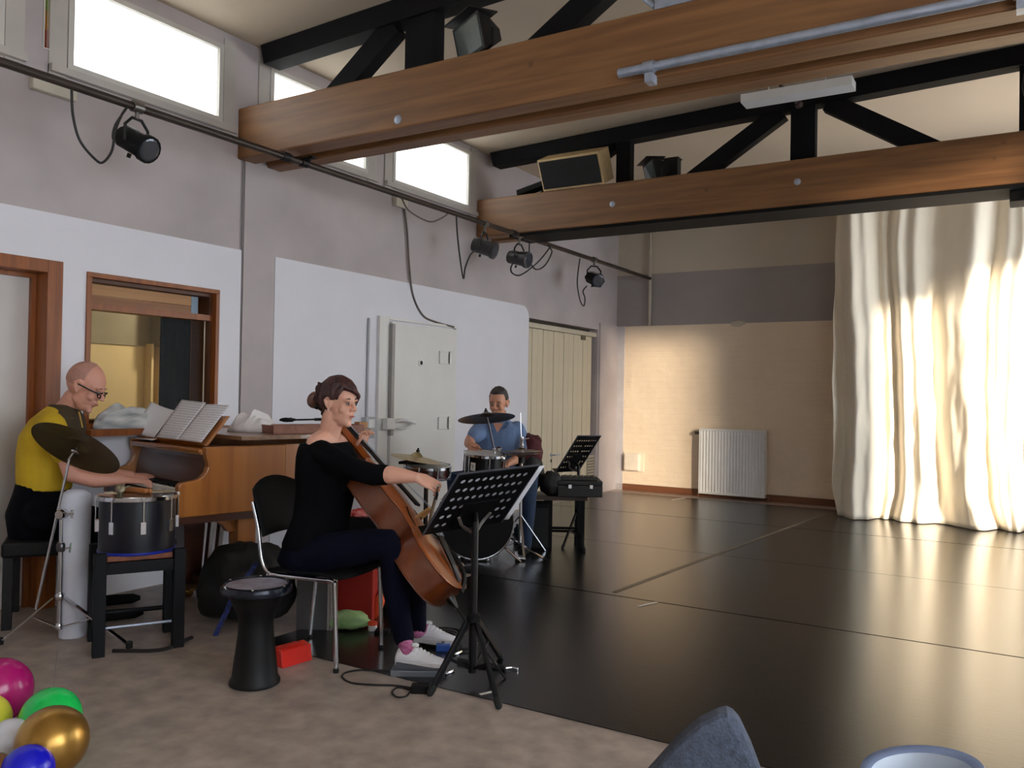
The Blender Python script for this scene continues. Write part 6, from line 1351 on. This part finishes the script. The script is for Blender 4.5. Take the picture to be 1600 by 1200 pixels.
# black amplifier behind the cellist with a red packet on it
c = PZ(580, 955); dA_ = DEP(c)+0.05; c = V((P(575,930,dA_).x, P(575,930,dA_).y, 0)); z_ = P(570, 812, dA_).z
t = thing('small_amplifier', 'black combo amplifier behind the cellist', 'amplifier', c+HF*0.1)
bm = nb(); obox(bm, c+HF*0.13, 0.30, 0.22, z_); obj('cabinet', bm, MATTE, t, bevel=0.01)
bm = nb(); obox(bm, c+HF*0.018+Z*0.05, 0.26, 0.006, z_-0.13); obj('grille', bm, mat('speaker_cloth',(24,24,26),0.9), t)
bm = nb(); tube(bm, smoothpts([c+HF*0.13-HR*0.1+Z*z_, c+HF*0.13-HR*0.05+Z*(z_+0.02), c+HF*0.13+HR*0.05+Z*(z_+0.02), c+HF*0.13+HR*0.1+Z*z_],4), 0.01, 8); obj('handle', bm, BLACK, t, smooth=True)
q = PZ(568, 813, z_); bm = nb(); lump(bm, V((P(566,806,dA_+0.06).x,P(566,806,dA_+0.06).y,z_+0.026)), (0.075,0.05,0.03), 0.3, 3, 3, HR, HF); solo('snack_packet', bm, mat('red_foil',(196,24,34),0.25,0.2,scale=30,col2=(236,150,150)), 'shiny red snack packet on the black amplifier', 'packet', smooth=True, sharp=3)
# big black instrument bag with blue strap under the piano
c = PZ(360, 990); c = c+HF*0.22; t = thing('instrument_bag', 'large black bag with printed blue strap under the piano', 'bag', c)
bm = nb(); lump(bm, c+Z*0.19+HR*0.02, (0.27,0.17,0.26), 0.16, 1.8, 14, HR, HF, 44, 26); obj('bag_body', bm, mat('black_nylon',(16,16,18),0.7), t, smooth=True, sharp=3)
bm = nb(); bpts = smoothpts([P(330,1008,DEP(c)-0.27), P(340,985,DEP(c)-0.26), P(352,960,DEP(c)-0.235), P(368,925,DEP(c)-0.22), P(392,893,DEP(c)-0.17), P(400,878,DEP(c)-0.10)],5)
for a, b in zip(bpts, bpts[1:]): bar(bm, a, b, 0.026, 0.004, -HF)
o = obj('strap', bm, mat('blue_strap',(6,10,44),0.6,scale=70,col2=(28,52,130),detail=1.0), t)
# dark drum cases / clutter against the wall under the piano
c = PZ(316, 960)+HF*0.45; bm = nb(); lathe(bm, V((c.x,c.y,0)), [(0.13,0),(0.14,0.01),(0.14,0.20),(0.13,0.21),(0.001,0.215)], Z, 28); solo('drum_case', bm, MATTE, 'round black drum case on the floor under the piano', 'case', smooth=True)
# cable on the linoleum from stool to bag
cable('floor_cable', [PZ(*p, 0.008) for p in ((176,1017),(205,1017),(235,1017),(262,1013),(285,1002),(300,996))], 0.010, CAB, 'thick black strap lying on the linoleum below the stool')

# volume pedal and small effects, cables
c = PZ(650, 1061); t = thing('volume_pedal', 'grey wedge shaped foot pedal under the cellist\'s shoe', 'pedal', c)
GM = mat('grey_painted_metal',(112,116,124),0.45,0.3); c2 = c+HF*0.06
bm = nb(); obox(bm, c2+HR*0.0, 0.235, 0.085, 0.030); obj('base', bm, GM, t, bevel=0.003)
bm = nb(); e0 = c2-HR*0.10+Z*0.031; e1 = c2+HR*0.115+Z*0.031; prism(bm, [e0-HF*0.035, e1-HF*0.035, e1-HF*0.035+Z*0.006, e0-HF*0.035+Z*0.02], HF*0.07); obj('treadle', bm, mat('pedal_rubber',(70,74,82),0.6), t, bevel=0.002)
c = PZ(692, 1019); t = thing('effect_pedal', 'small blue effect pedal on the floor beyond the shoes', 'pedal', c+HF*0.04); bm = nb(); obox(bm, c+HF*0.05, 0.07, 0.1, 0.035); obj('housing', bm, mat('blue_enamel',(40,84,160),0.4), t, bevel=0.004)
bm = nb(); lathe(bm, c+HF*0.03+Z*0.035, [(0.009,0),(0.009,0.012)], Z, 10); obj('footswitch', bm, CHROME, t); bm = nb(); obox(bm, c+HF*0.06+HR*0.02+Z*0.035, 0.018, 0.018, 0.008); obj('indicator', bm, mat('orange_red_plastic',(220,74,36),0.4), t)
c = PZ(655, 1086); bm = nb(); obox(bm, c+HF*0.03, 0.075, 0.05, 0.035); solo('power_adapter', bm, MATTE, 'black power adapter on the linoleum by the front music stand', 'adapter', bevel=0.005)
cable('floor_cable', [PZ(*p, 0.005) for p in ((612,1049),(590,1048),(562,1047),(540,1051),(535,1058),(550,1067),(585,1070),(615,1071),(638,1074),(648,1078))], 0.0045, CAB, 'thin black cable looping across the linoleum before the chair')
cable('floor_cable', [PZ(*p, 0.006) for p in ((640,1078),(622,1074),(613,1081),(620,1089),(634,1088),(641,1081),(648,1079))], 0.004, CAB, 'small cable loop beside the power adapter')
bm = nb(); c = PZ(684, 998, 0.012)
for k in range(5):
    r = 0.085+0.012*math.sin(k*2); tube(bm, [c+HR*(r*math.cos(a)+0.006*k)+HF*(r*0.95*math.sin(a))+Z*(0.009*k*0.9) for a in [2*math.pi*i/32 for i in range(32)]], 0.0052, 6, closed=True)
solo('cable_coil', bm, CAB, 'coiled black cable on the vinyl behind the white shoes', 'cable', smooth=True)
bm = nb(); a, b = PZ(716,1032,0.014), PZ(790,1044,0.012); tube(bm, [a, (a+b)/2, b], 0.013, 8); t = thing('jack_cable', 'black cable with metal jack plugs behind the front music stand', 'cable', a); obj('sleeve', bm, CAB, t, smooth=True)
bm = nb(); tube(bm, [b, PZ(800,1043,0.012), PZ(809,1045,0.012)], 0.006, 8); obj('jack_plug', bm, CHROME, t, smooth=True)
bm = nb(); tube(bm, [PZ(768,1030,0.03), PZ(776,1040,0.02)], 0.007, 8); obj('jack_plug', bm, CHROME, t, smooth=True)
cable('floor_cable', [PZ(*p, 0.006) for p in ((700,1020),(715,1015),(735,1012),(750,1000),(745,985),(728,990),(712,1008),(720,1020),(740,1018))], 0.005, CAB, 'tangled black cable on the vinyl behind the front stand legs')
for px, py, lab in ((698,1052,'bright metal plug on the floor left of the stand pole'), (711,1022,'bright metal plug on the floor by the blue pedal')):
    bm = nb(); a = PZ(px,py,0.011); limb(bm, [(a,0.009),(a+HR*0.02+HF*0.03,0.008),(a+HR*0.03+HF*0.05,0.004)], 8); solo('cable_plug', bm, CHROME, lab, 'plug', smooth=True)
c = PZ(596, 992); bm = nb(); obox(bm, c+HF*0.03, 0.075, 0.07, 0.02); solo('foot_switch', bm, MATTE, 'flat black foot switch beside the chair leg', 'foot switch', bevel=0.004)

# ================================================================== balloons at the lower left
def balloon(px, py, rp, col, label, rough=0.25, metal=0.0, zlift=0.0):
    k = ((py-604.0)+rp)/FPX; d = (1.28-zlift)/k; c = P(px, py, d); r = rp/FPX*d
    c.z = max(c.z, r*1.02); t = thing('balloon', label, 'balloon', V((c.x,c.y,0)), 'party balloons')
    def fn(x, y, z): return 1.0+0.05*max(0,-z)**2
    ax = (HR*random.uniform(-0.4,0.4)+HF*0.9+Z*0.5).normalized(); a, b = frame_for(ax)
    bm = nb(); ellip(bm, c, (r,r,r), a, b, ax, 36, 24, fn); obj('skin', bm, mat('balloon_%s' % '_'.join(label.split()[:2]), col, rough, metal, var=0.03, coat=0.2), t, smooth=True, sharp=3)
    bm = nb(); lathe(bm, c-ax*r*1.045, [(0.004,0),(0.008,-0.012),(0.012,-0.016)], ax, 10); obj('knot', bm, mat('balloon_%s' % '_'.join(label.split()[:2]), col, rough), t, smooth=True)
    return c
balloon(82, 1159, 53, (176,134,64), 'metallic gold balloon, nearest whole one', 0.3, 0.85)
balloon(79, 1122, 45, (8,196,84), 'bright green balloon behind the gold one')
balloon(-2, 1081, 49, (178,14,108), 'magenta balloon at the left frame edge')
balloon(-26, 1128, 40, (232,222,76), 'yellow balloon in front of the magenta one')
balloon(-14, 1066, 36, (226,214,80), 'yellow balloon peeking out behind the magenta one')
balloon(42, 1207, 40, (12,16,196), 'deep blue balloon at the bottom frame edge')
balloon(-14, 1216, 36, (120,78,40), 'brown balloon in the bottom left corner')
balloon(16, 1160, 34, (214,214,222), 'white balloon half hidden between the others')
balloon(36, 1082, 14, (230,96,50), 'small orange balloon behind magenta and green')
cable('balloon_ribbon', [PZ(85,1080,0.14), P(85,1066,3.35), P(87,1040,3.5), P(90,1016,3.6)], 0.0014, mat('ribbon_grey',(120,116,116),0.5), 'thin ribbon rising from the green balloon', cat='ribbon')

# ================================================================== felt armchair and bowl at the bottom edge
FELT = mat('blue_grey_felt', (62,68,82), 0.95, var=0.3, scale=90, bump=0.35, bscale=220)
dF = 1.25
ap = P(1133, 1099, dF); t = thing('felt_armchair', 'blue grey felt armchair with pointed wing at the bottom edge', 'armchair', V((ap.x, ap.y, 0)))
outl = [P(940,1262,dF), P(1004,1204,dF), P(1056,1146,dF), P(1092,1115,dF), P(1120,1101,dF), P(1134,1098,dF), P(1147,1102,dF), P(1156,1118,dF), P(1172,1152,dF), P(1192,1205,dF), P(1215,1290,dF)]
lowp = [V((outl[-1].x,outl[-1].y,0.38)), V((outl[0].x,outl[0].y,0.38))]
bm = nb(); prism(bm, outl+lowp, -HF*0.05-HR*0.01); obj('wing_back', bm, FELT, t, bevel=0.012)
cs_ = (outl[0]+outl[-1])/2; cs_.z = 0
cs_ = cs_-HR*0.1; bm = nb(); box(bm, cs_-HF*0.30+Z*0.36, (0.36,0.46,0.12), HR, HF, Z); obj('seat', bm, FELT, t, bevel=0.03)
for i in (-1, 1):
    for j in (-0.12, -0.48): bm = nb(); tube(bm, [cs_+HR*0.15*i+HF*j+Z*0.3, cs_+HR*0.16*i+HF*j], 0.014, 8); obj('leg', bm, FRAMEW, t)
dB = 0.92; bc_ = P(1440, 1203, dB)
t = thing('bowl', 'white bowl with wide blue grey rim at the bottom right', 'bowl', V((bc_.x,bc_.y,bc_.z-0.07)))
axb = (Z*0.97-HR*0.16+HF*0.05).normalized(); R_ = 0.064
bm = nb(); lathe(bm, bc_-axb*0.07, [(0.030,0),(0.034,0.002),(0.052,0.03),(0.060,0.06),(R_,0.069),(R_-0.002,0.073),(0.052,0.068)], axb, 44, cap=False); lathe(bm, bc_-axb*0.07, [(0.030,0.0),(0.001,0.0005)], axb, 44, cap=False); obj('body', bm, mat('blue_grey_glaze',(112,124,152),0.4), t, smooth=True, sharp=2)
bm = nb(); lathe(bm, bc_-axb*0.07, [(0.052,0.068),(0.048,0.05),(0.040,0.02),(0.02,0.008),(0.001,0.007)], axb, 44, cap=False); obj('inside', bm, mat('white_glaze',(180,188,200),0.3), t, smooth=True, sharp=2)
tb_ = V((bc_.x, bc_.y, 0)); tz = bc_.z-0.07-0.008
t = thing('side_table', 'small round side table below the bowl', 'table', tb_)
bm = nb(); lathe(bm, tb_+Z*(tz-0.02), [(0.10,0),(0.105,0.004),(0.105,0.016),(0.10,0.02)], Z, 32); obj('table_top', bm, FRAMEW, t, smooth=True)
bm = nb(); tube(bm, [tb_+Z*0.02, tb_+Z*(tz-0.02)], 0.016, 12); obj('post', bm, BLACK, t); bm = nb(); lathe(bm, tb_, [(0.085,0),(0.085,0.012),(0.02,0.025)], Z, 28); obj('foot', bm, BLACK, t, smooth=True)
